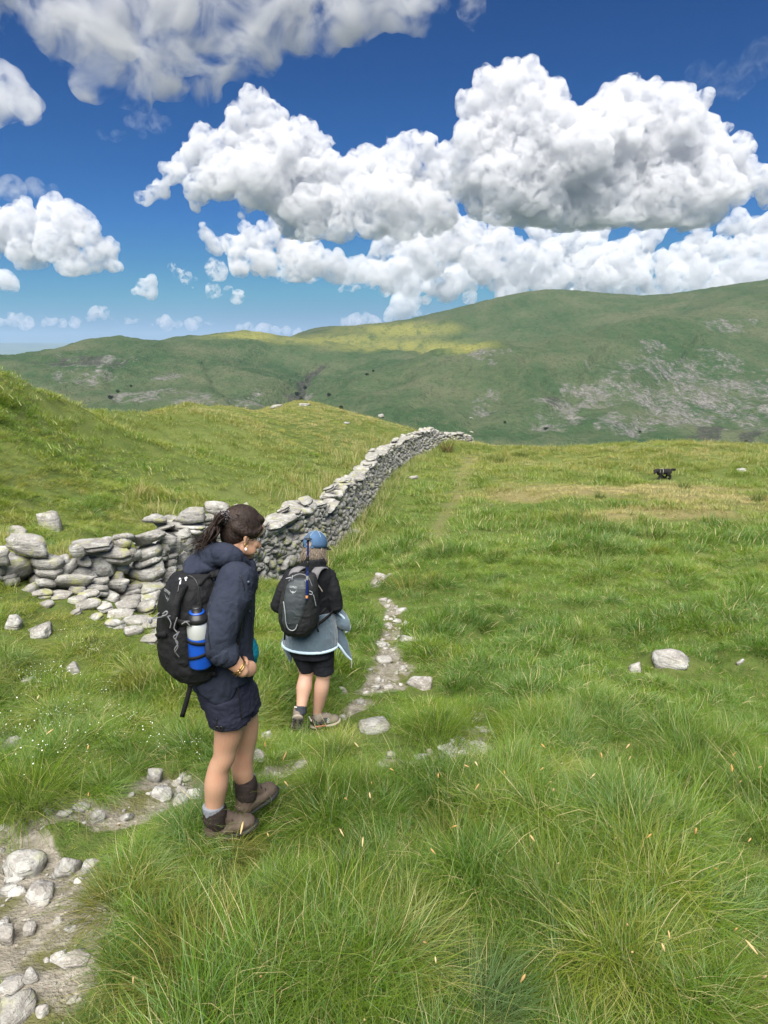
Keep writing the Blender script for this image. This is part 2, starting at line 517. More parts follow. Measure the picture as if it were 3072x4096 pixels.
def hill_mat():
    t = NT("fell_grass")
    p = t.pos()
    n1 = t.noise(.012, p, 6, .62); n2 = t.noise(.06, p, 6, .68); n3 = t.noise(.3, p, 4, .7); n4 = t.noise(.13, p, 5, .75)
    st2 = t.noise(.035, t.scalevec(p, (1, .35, .35)), 5, .7)
    pv = t.scalevec(p, (1, .22, 1)); st = t.noise(.05, pv, 5, .65)
    g = t.ramp(n1, [(.36, (.036, .072, .030)), (.5, (.062, .095, .044)), (.62, (.098, .112, .062))])
    g = t.mix(t.map(st, .38, .66, 0, .55), g, (.082, .096, .052))
    g = t.mix(t.math('MULTIPLY', t.attr("brack"), t.map(n2, .35, .6, .35, .95)), g, (.030, .068, .026))
    g = t.mix(t.map(n3, .42, .7, 0, .45), g, (.040, .058, .027))
    g = t.mix(t.math('MULTIPLY', t.attr("yellow"), t.map(st, .3, .55, .25, .95)), g, t.mix(n2, (.25, .24, .070), (.17, .185, .052)))  # sunshine on the strip, mixed into the grass colour
    rock = t.mix(t.map(n3, .35, .7), (.10, .094, .09), (.27, .255, .245))
    g = t.mix(t.map(t.math('ADD', t.attr("scree"), t.math('ADD', t.math('MULTIPLY', t.math('SUBTRACT', n4, .5), 2.6), t.math('MULTIPLY', t.math('SUBTRACT', st2, .5), 2.4))), .75, 1.35, 0, .8), g, rock)
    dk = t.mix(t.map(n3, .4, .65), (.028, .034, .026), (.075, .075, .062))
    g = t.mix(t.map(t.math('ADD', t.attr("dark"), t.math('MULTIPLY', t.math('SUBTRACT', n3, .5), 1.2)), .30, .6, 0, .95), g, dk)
    g = t.mix(t.map(t.voro(.085, p), .04, .13, .8, 0), g, (.016, .028, .013))
    h = t.math('ADD', n2, t.math('MULTIPLY', n3, .5))
    # hummocks and sheep tracks: small light and dark flecks of the turf itself
    n5 = t.noise(.16, t.scalevec(p, (1, .5, 1.6)), 4, .7)
    g = t.mix(t.map(n5, .54, .70, 0, .5), g, (.105, .112, .056))
    g = t.mix(t.map(n5, .34, .48, .5, 0), g, (.032, .050, .023))
    h = t.math('ADD', h, n5)
    t.princ(g, .95, .1, t.bump(h, 1.0, 6.0))
    return t.m
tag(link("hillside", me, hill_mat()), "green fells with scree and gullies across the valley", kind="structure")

# far blue hills over the plain
s = np.linspace(-1.1, 1.1, 260); lr = np.linspace(math.log(3200), math.log(23000), 90)
S2, L2 = np.meshgrid(s, lr); Y2 = np.exp(L2); X2 = S2 * Y2
top = np.interp(S2, [-1.1, -.55, -.48, -.42, -.3, .3, 1.1], [.0035, .0042, .0042, .003, .0035, .001, .001])
prof = np.interp(L2, np.log([3200, 9000, 15000, 19000, 21500, 23000]), [-.09, -.034, -.020, -.006, 0, -.02])
Z2 = (prof + top * smooth(math.log(15000), math.log(21000), L2)) * Y2 + 28 * fbm(X2 / 1600, Y2 / 1600, octv=4, seed=201)
me = mesh_from("far_hills", np.stack([X2, Y2, Z2], -1).reshape(-1, 3), grid_faces(*S2.shape))
t = NT("far_fields")
p = t.pos()
t.princ(t.ramp(t.voro(.0022, p, out=1), [(.2, (.06, .09, .04)), (.5, (.09, .11, .05)), (.8, (.05, .07, .04))]), 1, 0)
tag(link("far_hills", me, t.m), "blue hills on the far side of the plain", kind="structure")

# thorn bushes scattered on the fell: (px, py, size px, label)
BUSH = [(110,394,5.5,"round dark thorn tree low on the left fell"),(341,406,5,"round dark bush right of the ravine mouth"),(186,410,3,"small dark bush on the skyline of the near field, left"),(170,412,2.5,"tiny dark bush left of the small one on the field skyline"),
 (546,426,4.5,"dark bush halfway up the slope behind the wall end"),(297,383,5,"dark tree at the head of the ravine"),(291,391,6,"dark tree on the left bank of the ravine"),(301,389,5,"dark tree on the right bank of the ravine"),
 (287,399,6,"dark tree at the mouth of the ravine"),(305,378,4,"small tree highest in the ravine"),(329,392,4,"dark bush in the gill right of the ravine"),(367,376,3.5,"dark bush below the sunlit strip"),
 (745,446,3,"small bush under the crags on the right"),(461,426,3,"small bush above the wall end"),(373,372,3,"small bush beside another below the sunlit strip"),(131,383,3,"small dark bush above the thorn tree"),(118,388,4,"dark bush beside the thorn tree"),
 (283,404,4,"bush lowest in the ravine mouth"),(640,430,2.5,"small bush low on the scree slope"),(505,418,3,"small bush in the middle gully")]
_t = NT("thorn_leaves")
_t.princ(_t.ramp(_t.noise(.8, _t.obj(), 3), [(.35, (.010, .018, .009)), (.65, (.030, .045, .020))]), 1, .05)
_tb = NT("thorn_bark"); _tb.princ((.05, .04, .03), 1, .05)
def fell_point(px, py):
    x, y, z = ray(px, py)
    sx, want = x / y, z / y
    ly = np.linspace(math.log(560), math.log(2000), 1200)
    rr = htps(np.full(len(ly), sx), ly * .9)
    k = int(np.argmax(rr > want))
    Yq = math.exp(ly[k])
    ii = np.argmin((S[0] - sx) ** 2); jj = np.argmin((lr_h - math.log(Yq)) ** 2)
    return Vector((sx * Yq, Yq, float(Zh[jj, ii]))), Yq / y / F
for k_, (a, b_, sz, lab) in enumerate(BUSH):
    p, m_ = fell_point(a, b_ + sz * .4)
    g_ = np.random.default_rng(900 + k_)
    r_ = sz * m_ * .5
    V, Fc, n = [], [], 0
    for q in range(130):
        d = g_.normal(size=3); d /= np.linalg.norm(d)
        c = d * g_.uniform(.35, 1.0) * np.array([r_, r_, r_ * .8]) * (1 + .25 * math.sin(3 * d[0] + k_)) + np.array([0, 0, r_ * .95])
        w_ = g_.normal(size=(4, 3)) * r_ * .17
        V.append(c + w_); Fc.append(np.array([[0, 1, 2], [1, 2, 3]]) + n); n += 4
    root = empty("thorn_tree", p, lab, "tree", "thorn trees on the far fell")
    link("crown", mesh_from("crown", np.concatenate(V), np.concatenate(Fc), False), _t.m, root)
    tv = [(math.cos(a_) * r_ * .09 * (1 - .4 * h_), math.sin(a_) * r_ * .09 * (1 - .4 * h_), h_ * r_ * 1.0 - .5) for h_ in (0, 1) for a_ in np.linspace(0, 6.283, 6)[:-1]]
    link("trunk", mesh_from("trunk", tv, grid_faces(2, 5, wrap=True)), _tb.m, root)
# ------------------------------------------------------------------ clouds: closed bodies of mist, lit by the sun
def remesh(verts, faces, voxel, iters=0, fac=.5):
    me = mesh_from("tmp", verts, faces, False)
    o = bpy.data.objects.new("tmp", me); COL.objects.link(o)
    m = o.modifiers.new("r", 'REMESH'); m.mode = 'VOXEL'; m.voxel_size = voxel; m.use_smooth_shade = True
    if iters:
        s_ = o.modifiers.new("s", 'SMOOTH'); s_.iterations = iters; s_.factor = fac
    dg = bpy.context.evaluated_depsgraph_get()
    dg.update()
    ev = o.evaluated_get(dg)
    out = bpy.data.meshes.new_from_object(ev, depsgraph=dg)
    bpy.data.objects.remove(o); bpy.data.meshes.remove(me)
    return out

def _ico(sub):
    bm = bmesh.new(); bmesh.ops.create_icosphere(bm, subdivisions=sub, radius=1)
    v = np.array([x.co[:] for x in bm.verts]); f = np.array([[q.index for q in x.verts] for x in bm.faces]); bm.free()
    return v, f
ICO1, ICO2, ICO3 = _ico(1), _ico(2), _ico(3)

def get_co(me):
    a = np.empty(len(me.vertices) * 3, np.float32); me.vertices.foreach_get("co", a); return a.reshape(-1, 3).astype(float)
def get_no(me):
    a = np.empty(len(me.vertices) * 3, np.float32); me.vertices.foreach_get("normal", a); return a.reshape(-1, 3).astype(float)
def set_co(me, v):
    me.vertices.foreach_set("co", np.asarray(v, np.float32).ravel()); me.update()

def cloud_mat(name, density, col=(.93, .94, .96), rag=None):
    t = NT(name)
    v = t.n("VolumePrincipled")
    v.inputs['Color'].default_value = (*col, 1); v.inputs['Density'].default_value = density
    if rag:                                     # torn mist: (feature size m, cut)
        p = t.pos()
        n = t.noise(1 / rag[0], p, 6, .62, .6)
        d = t.map(n, rag[1], rag[1] + rag[2], 0, density)
        t.m.cycles.volume_step_rate = rag[3]
        t.l(d, v.inputs['Density'])
    t.l(v.outputs[0], t.out.inputs['Volume'])
    return t.m

def cloud(puffs, Yd, label, density=14.0, voxpx=1.25, sub=(9, 6), depth=.9, basepy=None, disp=.16, flat=.45, seed=0, col=(.825, .83, .845), up=.15, rag=(10, .385, .17, .1), sm=1):
    """puffs: (px, py, radius px). smaller heads grow on the big ones; the foot is levelled off"""
    g = np.random.default_rng(seed)
    k = mm(CX, sum(p[1] for p in puffs) / len(puffs), Yd)
    sph = []
    for (a, b, r) in puffs:
        c = np.array(W(a, b, Yd)) + np.array([0, g.uniform(-.5, .5) * r * k * depth, 0])
        R0 = r * k * .9
        sph.append((c, R0))
        for _ in range(sub[0]):
            d = g.normal(size=3); d[2] += up * 3; d[1] -= .4; d /= np.linalg.norm(d)
            r1 = R0 * g.uniform(.28, .55); c1 = c + d * R0 * g.uniform(.75, .98)
            sph.append((c1, r1))
            for _ in range(sub[1]):
                d = g.normal(size=3); d[2] += up * 2; d[1] -= .5; d /= np.linalg.norm(d)
                r2 = r1 * g.uniform(.25, .5); sph.append((c1 + d * r1 * g.uniform(.8, 1.0), r2))
    V, Fc, n = [], [], 0
    for c, r in sph:
        v, f = ICO2 if r > 6 * k else ICO1
        V.append(v * r + c); Fc.append(f + n); n += len(v)
    me = remesh(np.concatenate(V), np.concatenate(Fc), voxpx * k, sm, .5)
    co = get_co(me); no = get_no(me)
    u = co / k
    wx = 4 * vnoise(u[:, 0] / 14, u[:, 1] / 14, u[:, 2] / 14, seed + 91); wz = 4 * vnoise(u[:, 0] / 14, u[:, 1] / 14, u[:, 2] / 14, seed + 92)
    d = np.zeros(len(co))
    for w_, a_ in ((24, 1.0), (11, .9), (5.5, .9), (2.8, .8)):
        if w_ < voxpx * 2: continue
        d += a_ * (np.abs(vnoise((u[:, 0] + wx) / w_, u[:, 1] / w_, (u[:, 2] + wz) / w_, seed * 7 + int(w_))) * 2 - .6) * w_ * disp
    co = co + no * (d * k)[:, None]
    if basepy is not None:
        zb = W(CX, basepy, Yd).z
        zb = zb + k * 5.0 * fbm(u[:, 0] / 22, u[:, 1] / 22, octv=4, seed=seed + 3)
        low_ = co[:, 2] < zb
        co[:, 2] = np.where(low_, zb + (co[:, 2] - zb) * (1 - flat) * .35, co[:, 2])
    if disp > .05:                              # close the folds the billows made
        f_ = np.array([p.vertices[:] for p in me.polygons if len(p.vertices) == 4])
        bpy.data.meshes.remove(me)
        me = remesh(co, f_, voxpx * k * .9, 0)
    else:
        set_co(me, co)
    me.name = "cloud"
    m = cloud_mat("cloud_mist", density / (100 * k), col, (rag[0] * k, rag[1], rag[2], rag[3] if len(rag) > 3 else 1.0) if rag else None)
    me.materials.clear(); me.materials.append(m)
    o = link("cloud", me)
    return tag(o, label, "cloud", kind="thing")

cloud([(505,95,26),(520,88,22),(478,112,20),(497,125,34),(535,112,28),(560,122,20),(545,140,34),(470,140,22),(600,115,20),(620,104,22),(648,112,28),(672,128,32),(700,135,28),
       (610,140,36),(655,155,42),(715,165,34),(740,178,22),(575,160,40),(520,165,40),(500,190,34),(545,200,36),(600,200,40),(660,200,36),(700,200,30),(470,175,24),(755,178,14),(765,185,16),(480,200,20),(575,215,24),(625,215,24),(690,215,22),(525,215,20)],
      5200, "huge white cumulus with two domed heads and flat grey base above the rounded fell", basepy=226, seed=1)
cloud([(252,105,16),(262,112,20),(240,125,18),(225,140,16),(205,145,16),(190,160,16),(175,175,14),(160,190,12),(145,198,8),(250,145,28),(280,140,22),(305,135,16),(318,148,16),(290,165,30),
       (325,175,26),(350,180,22),(260,180,34),(225,180,26),(200,190,18),(310,205,32),(345,205,28),(375,200,26),(400,205,24),(285,200,26),(340,230,18),(310,235,14),(400,225,18),(430,222,16),(370,228,18),(425,205,20),(445,215,18),(380,215,22)],
      5600, "white towering cumulus with a leaning peak left of the huge one", basepy=240, seed=2)
cloud([(365,168,16),(385,185,20),(410,195,22),(435,205,20),(375,160,14),(395,152,14),(420,150,16),(440,160,18),(430,140,10),(405,170,20),(445,185,22)], 6400, "pale cloud bridging the two great cumulus heads", basepy=205, seed=3)
cloud([(250,240,14),(270,235,14),(235,248,12),(215,245,10),(205,235,9),(290,250,16),(310,262,18),(335,270,18),(265,262,18),(240,265,14),(355,278,12),(300,275,14)],
      7000, "cumulus with grey shadowed left end under the leaning peak", basepy=283, seed=4)
cloud([(20,220,20),(50,215,18),(70,222,18),(88,235,16),(105,252,14),(60,240,24),(20,245,22),(-15,230,24),(90,262,14),(112,262,10),(75,262,14)],
      5600, "bright white cumulus cut by the edge of view on the left", basepy=274, seed=5)
cloud([(143,288,9),(150,285,8),(137,291,7),(152,294,7)], 6500, "small round puff of cloud alone over the left ridge", basepy=300, seed=6, sub=(6, 3))
cloud([(4,283,12),(-12,280,14),(12,286,8)], 6500, "small white cloud at the left edge of the sky", basepy=292, seed=7, sub=(5, 3))
cloud([(450,225,14),(475,235,16),(500,245,16),(470,255,16),(520,258,18),(550,262,16),(580,265,16),(610,262,18),(640,272,14),(430,265,16),(400,268,16),(375,272,14),(490,275,16),(540,280,14),(590,285,16),(635,285,10),(450,285,14),(410,288,12),(430,250,20),(455,245,18),(410,255,16),(480,262,18),(515,272,18),(560,275,18),(600,278,18),(625,262,16),(655,262,14),(390,285,10),(425,300,8),(470,298,8),(510,296,9)],
      9500, "broken white clouds heaped low behind the rounded fell", basepy=306, seed=8, sub=(8, 4))
cloud([(690,255,12),(715,250,14),(740,245,12),(760,250,14),(785,255,16),(700,272,14),(740,270,16),(775,275,16),(670,278,10),(690,285,12),(720,285,12),(755,280,16),(650,285,10),(700,258,12),(790,240,16)],
      9500, "pale torn clouds low on the right above the fell crest", basepy=296, seed=9, sub=(8, 4))
_g = np.random.default_rng(9)
cloud([(_g.uniform(400, 800), 268 + abs(_g.normal()) * 16, _g.uniform(8, 17)) for _ in range(70)] + [(_g.uniform(560, 800), _g.uniform(238, 275), _g.uniform(8, 14)) for _ in range(16)],
      14000, "long pale bank of cloud filling the sky just above the fell", basepy=322, seed=12, sub=(5, 4), voxpx=1.5, col=(.84, .85, .87))
cloud([(_g.uniform(350, 810), _g.uniform(228, 285), _g.uniform(10, 18)) for _ in range(60)], 16000, "grey white cloud mass behind and under the great cumulus", basepy=300, seed=15, sub=(5, 3), voxpx=1.6, col=(.80, .81, .83))
cloud([(_g.uniform(205, 420), 262 + abs(_g.normal()) * 14, _g.uniform(5, 11)) for _ in range(26)], 13000, "thin broken clouds under the leaning peak", basepy=306, seed=13, sub=(5, 3), voxpx=1.5, rag=(9, .47, .13, .12))
cloud([(178, 275, 7), (185, 280, 8), (192, 285, 6), (172, 268, 5)], 9000, "faint torn scrap of cloud between the round puff and the leaning peak", seed=14, sub=(4, 3), rag=(7, .5, .14, .12))
for k_, (pp, lab) in enumerate([
    ([(100,312,7),(95,316,6),(108,316,6),(88,320,5),(114,321,4)], "small bright cumulus highest in the bank low on the left"),
    ([(10,320,8),(22,322,7),(0,322,7),(32,325,5)], "low cumulus at the left end of the bank over the blue hills"),
    ([(48,322,6),(56,320,5),(64,324,5),(75,324,6),(40,326,4)], "low ragged cumulus between bright ones over the blue hills"),
    ([(160,322,5),(168,323,6),(178,325,5),(152,325,4)], "low cumulus over the left ridge crest"),
    ([(240,331,5),(250,329,6),(262,330,6),(275,330,7),(287,330,7),(298,331,5),(230,333,4)], "long low white cloud over the saddle of the fells"),
    ([(345,325,6),(355,321,7),(366,319,6),(376,322,5),(338,328,4)], "low white cloud above the sunlit yellow slope"),
    ([(408,316,6),(418,313,7),(428,317,5)], "low white cloud touching the crest of the rounded fell"),
    ([(215,296,5),(222,295,4),(208,297,4)], "tiny cloud under the grey ended cumulus"),
    ([(200,322,4),(212,324,5),(190,326,4),(130,322,5),(138,320,4)], "thin low clouds in a row over the left ridge")]):
    cloud(pp, 26000, lab, seed=20 + k_, sub=(6, 3), density=8, voxpx=1.0, depth=2)
# the grey cloud drifting overhead: thin ragged edges
cloud([(60,15,44),(120,10,56),(180,20,56),(240,10,52),(300,5,46),(350,-5,46),(400,0,32),(430,0,24),(110,58,44),(160,60,42),(210,50,40),(90,82,24),(130,85,28),(260,45,30),(300,35,24),(20,0,36),(-20,-10,44),(205,80,20),(240,65,18),(470,10,18)],
      1500, "large grey shadowed cloud hanging overhead at the top left", density=6, seed=40, disp=.1, sub=(5, 0), up=-.05, depth=.5, voxpx=3.0, rag=(48, .46, .2, .16), col=(.66,.67,.69))
cloud([(0,92,28),(18,100,20),(32,114,15),(-20,100,30)], 1700, "grey white cloud under the overhead one at the left edge", density=4, seed=41, disp=.1, sub=(5, 0), voxpx=3, rag=(22, .36, .2))
cloud([(735,78,22),(700,72,16),(760,60,22),(710,92,10)], 3000, "faint torn wisps of cloud high at the right edge", density=.5, seed=43, disp=.1, sub=(4, 0), voxpx=3, rag=(14, .46, .2))
cloud([(140,122,10),(128,121,8),(155,123,12),(168,122,7)], 3000, "thin streak of cloud alone in the blue left of the leaning peak", density=.9, seed=44, disp=.1, sub=(3, 0), voxpx=2, rag=(9, .42, .2))
cloud([(102,136,6),(115,137,7),(125,136,5),(142,134,6)], 3000, "small faint streak of cloud just below the thin streak", density=.9, seed=45, disp=.1, sub=(3, 0), voxpx=2, rag=(9, .42, .2))
cloud([(10,188,16),(35,188,12),(52,189,7),(-15,188,18)], 4000, "smooth lens shaped grey cloud at the left edge", density=2.0, seed=42, disp=.02, sub=(0, 0), voxpx=1.6, sm=8)
# ------------------------------------------------------------------ stone
def rock_shape(seed, ico, planes=9, box=.82, rough=.05, strata=.03):
    """unit stone: a ball cut by random planes, then weathered in layers"""
    g = np.random.default_rng(seed)
    v, f = ico
    n = g.normal(size=(planes, 3)); n /= np.linalg.norm(n, axis=1)[:, None]
    d = g.uniform(.48, .82, planes)
    ax = np.concatenate([np.eye(3), -np.eye(3)]) + g.normal(size=(6, 3)) * .13
    ax /= np.linalg.norm(ax, axis=1)[:, None]
    N = np.concatenate([n, ax]); D = np.r_[d, np.full(6, box) * g.uniform(.8, 1.05, 6)]
    c = v @ N.T
    r = np.where(c > .05, D / np.maximum(c, .05), 9).min(1)
    p = v * np.minimum(r, 1.7)[:, None]
    if rough:
        p = p + v * (rough * fbm(p[:, 0] * 2.3 + seed, p[:, 1] * 2.3, p[:, 2] * 2.3, octv=3, seed=seed))[:, None]
    if strata:
        lay = np.round(p[:, 2] * 5 + .6 * p[:, 0]) % 2
        p[:, :2] *= (1 + strata * (lay - .5) * 2 * (.5 + vnoise(p[:, 0] * 3, p[:, 1] * 3, seed=seed)))[:, None]
    p -= (p.max(0) + p.min(0)) / 2
    p /= (p.max(0) - p.min(0)) / 2
    return p, f

def slab_shape(seed):
    """flat bedded stone: a few split layers with broken, angular outlines"""
    g = np.random.default_rng(seed)
    n = int(g.integers(7, 11)); L_ = int(g.integers(1, 3))
    a = np.sort((np.arange(n) + g.uniform(-.32, .32, n)) / n * 2 * math.pi)
    base = np.c_[np.sign(np.cos(a)) * np.abs(np.cos(a)) ** .65, np.sign(np.sin(a)) * np.abs(np.sin(a)) ** .65] * g.uniform(.78, 1.05, (n, 1))
    cuts = np.r_[0, np.sort(g.uniform(.15, .85, L_ - 1)), 1] * 2 - 1
    V, Fc = [], []
    sx, sy = g.normal() * .10, g.normal() * .10
    for k in range(L_):
        f_ = g.uniform(.88, 1.0)
        o_ = g.normal(size=2) * .05
        out = base * f_ * (1 + g.normal(size=(n, 1)) * .05) + o_
        for zz, sh in ((cuts[k] - .03, g.uniform(.84, .95)), ((cuts[k] + cuts[k + 1]) / 2, 1.0), (cuts[k + 1], g.uniform(.78, .94))):
            p = out * sh
            V.append(np.c_[p, zz + sx * p[:, 0] + sy * p[:, 1] + g.normal(size=n) * .07])
        i0 = 3 * k * n
        for q in range(n):
            q2 = (q + 1) % n
            for w in (0, n):
                Fc.append([i0 + w + q, i0 + w + q2, i0 + w + n + q2]); Fc.append([i0 + w + q, i0 + w + n + q2, i0 + w + n + q])
        for q in range(1, n - 1):
            Fc.append([i0, i0 + q + 1, i0 + q]); Fc.append([i0 + 2 * n, i0 + 2 * n + q, i0 + 2 * n + q + 1])
    V = np.concatenate(V)
    V -= (V.max(0) + V.min(0)) / 2
    V /= (V.max(0) - V.min(0)) / 2
    return V, np.array(Fc)

def stone_mat(name, lichen=.5, warm=0.0, pale=0.0):
    t = NT(name)
    p = t.obj()
    oi = t.n("ObjectInfo").outputs['Random']
    w = t.pos()
    strata = t.noise(9, t.scalevec(w, (.8, .8, 4.5)), 5, .65, .4)
    n1 = t.noise(7, w, 5, .65); n2 = t.noise(38, w, 4, .7); n3 = t.noise(2.2, w, 4, .6)
    c = t.ramp(strata, [(.3, (.11 + pale * .5, .105 + pale * .5, .096 + pale * .5)), (.5, (.21 + pale, .202 + pale, .184 + pale)), (.68, (.32 + pale, .31 + pale, .283 + pale))])
    c = t.mix(t.map(n3, .35, .65, 0, .5), c, (.20 + warm * .08, .178 + warm * .02, .155 - warm * .03))
    c = t.mix(t.map(n2, .48, .68, 0, .65), c, (.33 + pale, .325 + pale, .30 + pale))
    c = t.mix(t.map(t.math('ADD', n1, t.math('MULTIPLY', n2, .35)), .66, .8, 0, .8), c, (.38 + pale, .38 + pale, .35 + pale))
    c = t.mix(t.math('MULTIPLY', t.map(t.math('ADD', t.noise(5.5, w, 5, .6), t.math('MULTIPLY', n2, .3)), .70, .80), lichen), c, (.28, .29, .085))
    c = t.mix(t.map(t.noise(15, w, 3, .6), .64, .72, 0, .6), c, (.05, .048, .042))
    c = t.mix(t.math('MULTIPLY', oi, .35), c, (.13, .127, .12))
    h = t.math('ADD', t.math('MULTIPLY', strata, .7), t.math('MULTIPLY', n2, .35))
    t.princ(c, .92, .2, t.bump(h, 1.0, .035))
    return t.m
STONE = stone_mat("lichened_slate", .75, 0, .05)
PALE = stone_mat("pale_path_stone", .12, .3, .08)
ROCKM = stone_mat("grey_field_rock", .35, .1, .03)

BIG = []
for k in range(14):
    v, f = rock_shape(300 + k, ICO3, 8, .86, .03, .06) if k % 2 else slab_shape(300 + k)
    BIG.append(mesh_from("stone", v, f, False))
SMALL = []
for k in range(14):
    v, f = rock_shape(340 + k, ICO1 if k % 2 else ICO2, 11, .80, .04, 0) if k % 3 else slab_shape(340 + k)
    SMALL.append((v, f))
SMALLM = [mesh_from("stone", v, f, False) for v, f in SMALL]
for m_ in BIG + SMALLM: m_.materials.append(STONE)

# ------------------------------------------------------------------ the drystone wall
def xy(px, Y, py):
    p = W(px, py, Y); return np.array([p.x, p.y])
LINE = np.array([xy(168, 8.1, 605), xy(200, 9.0, 600), xy(245, 10.6, 588), xy(287, 12.5, 579), xy(322, 14.4, 560), xy(347, 16.6, 544), xy(366, 20, 513),
                 xy(382, 24, 490), xy(399, 29.5, 471), xy(424, 37, 455), xy(447, 41, 449), xy(478, 43.5, 444)])
ds = np.r_[0, np.cumsum(np.hypot(*np.diff(LINE, axis=0).T))]
LEN = ds[-1]
def along(s_):
    s_ = np.clip(s_, 0, LEN)
    def pt(q): return np.array([np.interp(q, ds, LINE[:, 0]), np.interp(q, ds, LINE[:, 1])])
    a = (pt(s_ - .5) + 2 * pt(s_) + pt(s_ + .5)) / 4
    tg = pt(min(s_ + .7, LEN)) - pt(max(s_ - .7, 0)); tg /= np.linalg.norm(tg)
    return a, tg, np.array([tg[1], -tg[0]])       # point, along, towards the path side
def wall_h(s_):
    h = 1.0 + .10 * float(vnoise(np.array([s_ / 2.1]), np.array([.5]), seed=401)[0]) + .06 * float(vnoise(np.array([s_ / .6]), np.array([.5]), seed=402)[0])
    h *= float(np.interp(s_, [0, .5, 1.0, 1.8, LEN - 6.5, LEN - 5.0, LEN - 4.6, LEN], [.55, .7, .95, 1.0, 1.08, .95, .52, .35]))
    return h
_p0 = LINE[0]
wall = empty("drystone_wall", (_p0[0], _p0[1], gh(*_p0)), "long grey drystone wall of lichened slate running to the brow, its near end tumbled", "wall")
SW = []          # every stone: (size on screen, variant kind, matrix)
def stone_mx(c, ux, uy, uz, dims):
    m = np.eye(4)
    m[:3, 0] = ux * dims[0] / 2; m[:3, 1] = uy * dims[1] / 2; m[:3, 2] = uz * dims[2] / 2; m[:3, 3] = c
    return m
def tilt(tg, nr, g, a):
    ux = np.array([tg[0], tg[1], 0.]); uy = np.array([-nr[0], -nr[1], 0.]); uz = np.array([0, 0, 1.])
    R_ = np.array(Euler(g.normal(size=3) * a).to_matrix())
    return ux @ R_.T, uy @ R_.T, uz @ R_.T
g = np.random.default_rng(77)
s_ = 0.0
BASEZ = {}
def wz(s_):
    a, tg, nr = along(s_)
    return min(gh(*(a)), gh(*(a + nr * .12))) - .06
zs = np.array([wz(q) for q in np.linspace(0, LEN, 260)])
def wzi(s_): return float(np.interp(s_, np.linspace(0, LEN, 260), zs))
TH = .56
h = 0.0
row = 0
lane = np.zeros(int(LEN / .05) + 2)         # how high each 5 cm of face has been built
order = 0
while True:
    # lay the next stone on the lowest free stretch: courses stay rough and unbroken
    top = np.array([wall_h(i * .05) for i in range(len(lane))]) if order == 0 else top
    order += 1
    free = lane - top * .99
    i = int(np.argmin(np.where(free < -.05, lane + g.uniform(0, .05, len(lane)), 9)))
    if free[i] >= -.05 or order > 6000: break
    L_ = g.uniform(.13, .36) if g.random() < .8 else g.uniform(.3, .55)
    n_ = max(2, int(L_ / .05))
    j0 = max(0, i - n_ // 3); j1 = min(len(lane), j0 + n_)
    zz = float(np.mean(lane[j0:j1]))
    hh = g.uniform(.06, .15) * (1.25 if zz < .2 else 1)
    sc = (j0 + j1) / 2 * .05
    if sc > LEN - .05: lane[j0:] = 9; continue
    a, tg, nr = along(sc)
    D_ = g.uniform(.2, .34)
    bat = .13 * zz
    c = np.array([*(a - nr * (D_ / 2 + bat + g.normal() * .022)), wzi(sc) + zz + hh / 2])
    ux, uy, uz = tilt(tg, nr, g, .17)
    # bed stones on the slope of the ground
    slope = (wzi(sc + .3) - wzi(sc - .3)) / .6
    ux = ux + np.array([0, 0, slope * .6])
    Yc = c[1]
    SW.append(((L_ * hh) ** .5 / Yc, 0, stone_mx(c, ux, uy, uz, ((j1 - j0) * .05 * 1.12, D_, hh * 1.26))))
    lane[j0:j1] = zz + hh * g.uniform(.86, .98)
# far skin and cap stones
s_ = 0.2
while s_ < LEN:
    L_ = g.uniform(.35, .8); a, tg, nr = along(s_ + L_ / 2)
    hw = wall_h(s_ + L_ / 2); th = g.uniform(.09, .19)
    if hw > .6 or g.random() < .5:
        ux, uy, uz = tilt(tg, nr, g, .13)
        slope = (wzi(s_ + L_) - wzi(s_)) / L_
        ux = ux + np.array([0, 0, slope * .8])
        c = np.array([*(a - nr * (TH / 2 + .06 + g.normal() * .04)), wzi(s_ + L_ / 2) + hw + th * .32])
        SW.append((1.3 * (L_ * .35) ** .5 / c[1], 1, stone_mx(c, ux, uy, uz, (L_ * 1.1, TH * g.uniform(.75, 1.1), th))))
        if g.random() < .45:
            c2 = c + np.array([*(tg * g.normal() * .2 - nr * g.normal() * .1), th * .8])
            SW.append((.5 * L_ / c[1], 1, stone_mx(c2, *tilt(tg, nr, g, .25), (L_ * .6, .3, th * .7))))
    for zq in np.arange(.1, hw, .17):
        c = np.array([*(a - nr * (TH - .06 + .1 - .1 * zq + g.normal() * .03)), wzi(s_ + L_ / 2) + zq + .25 * 0])
        SW.append((.02 * L_ / c[1], 0, stone_mx(c, *tilt(tg, nr, g, .1), (L_ * 1.05, .25, .18))))
    s_ += L_ * .93
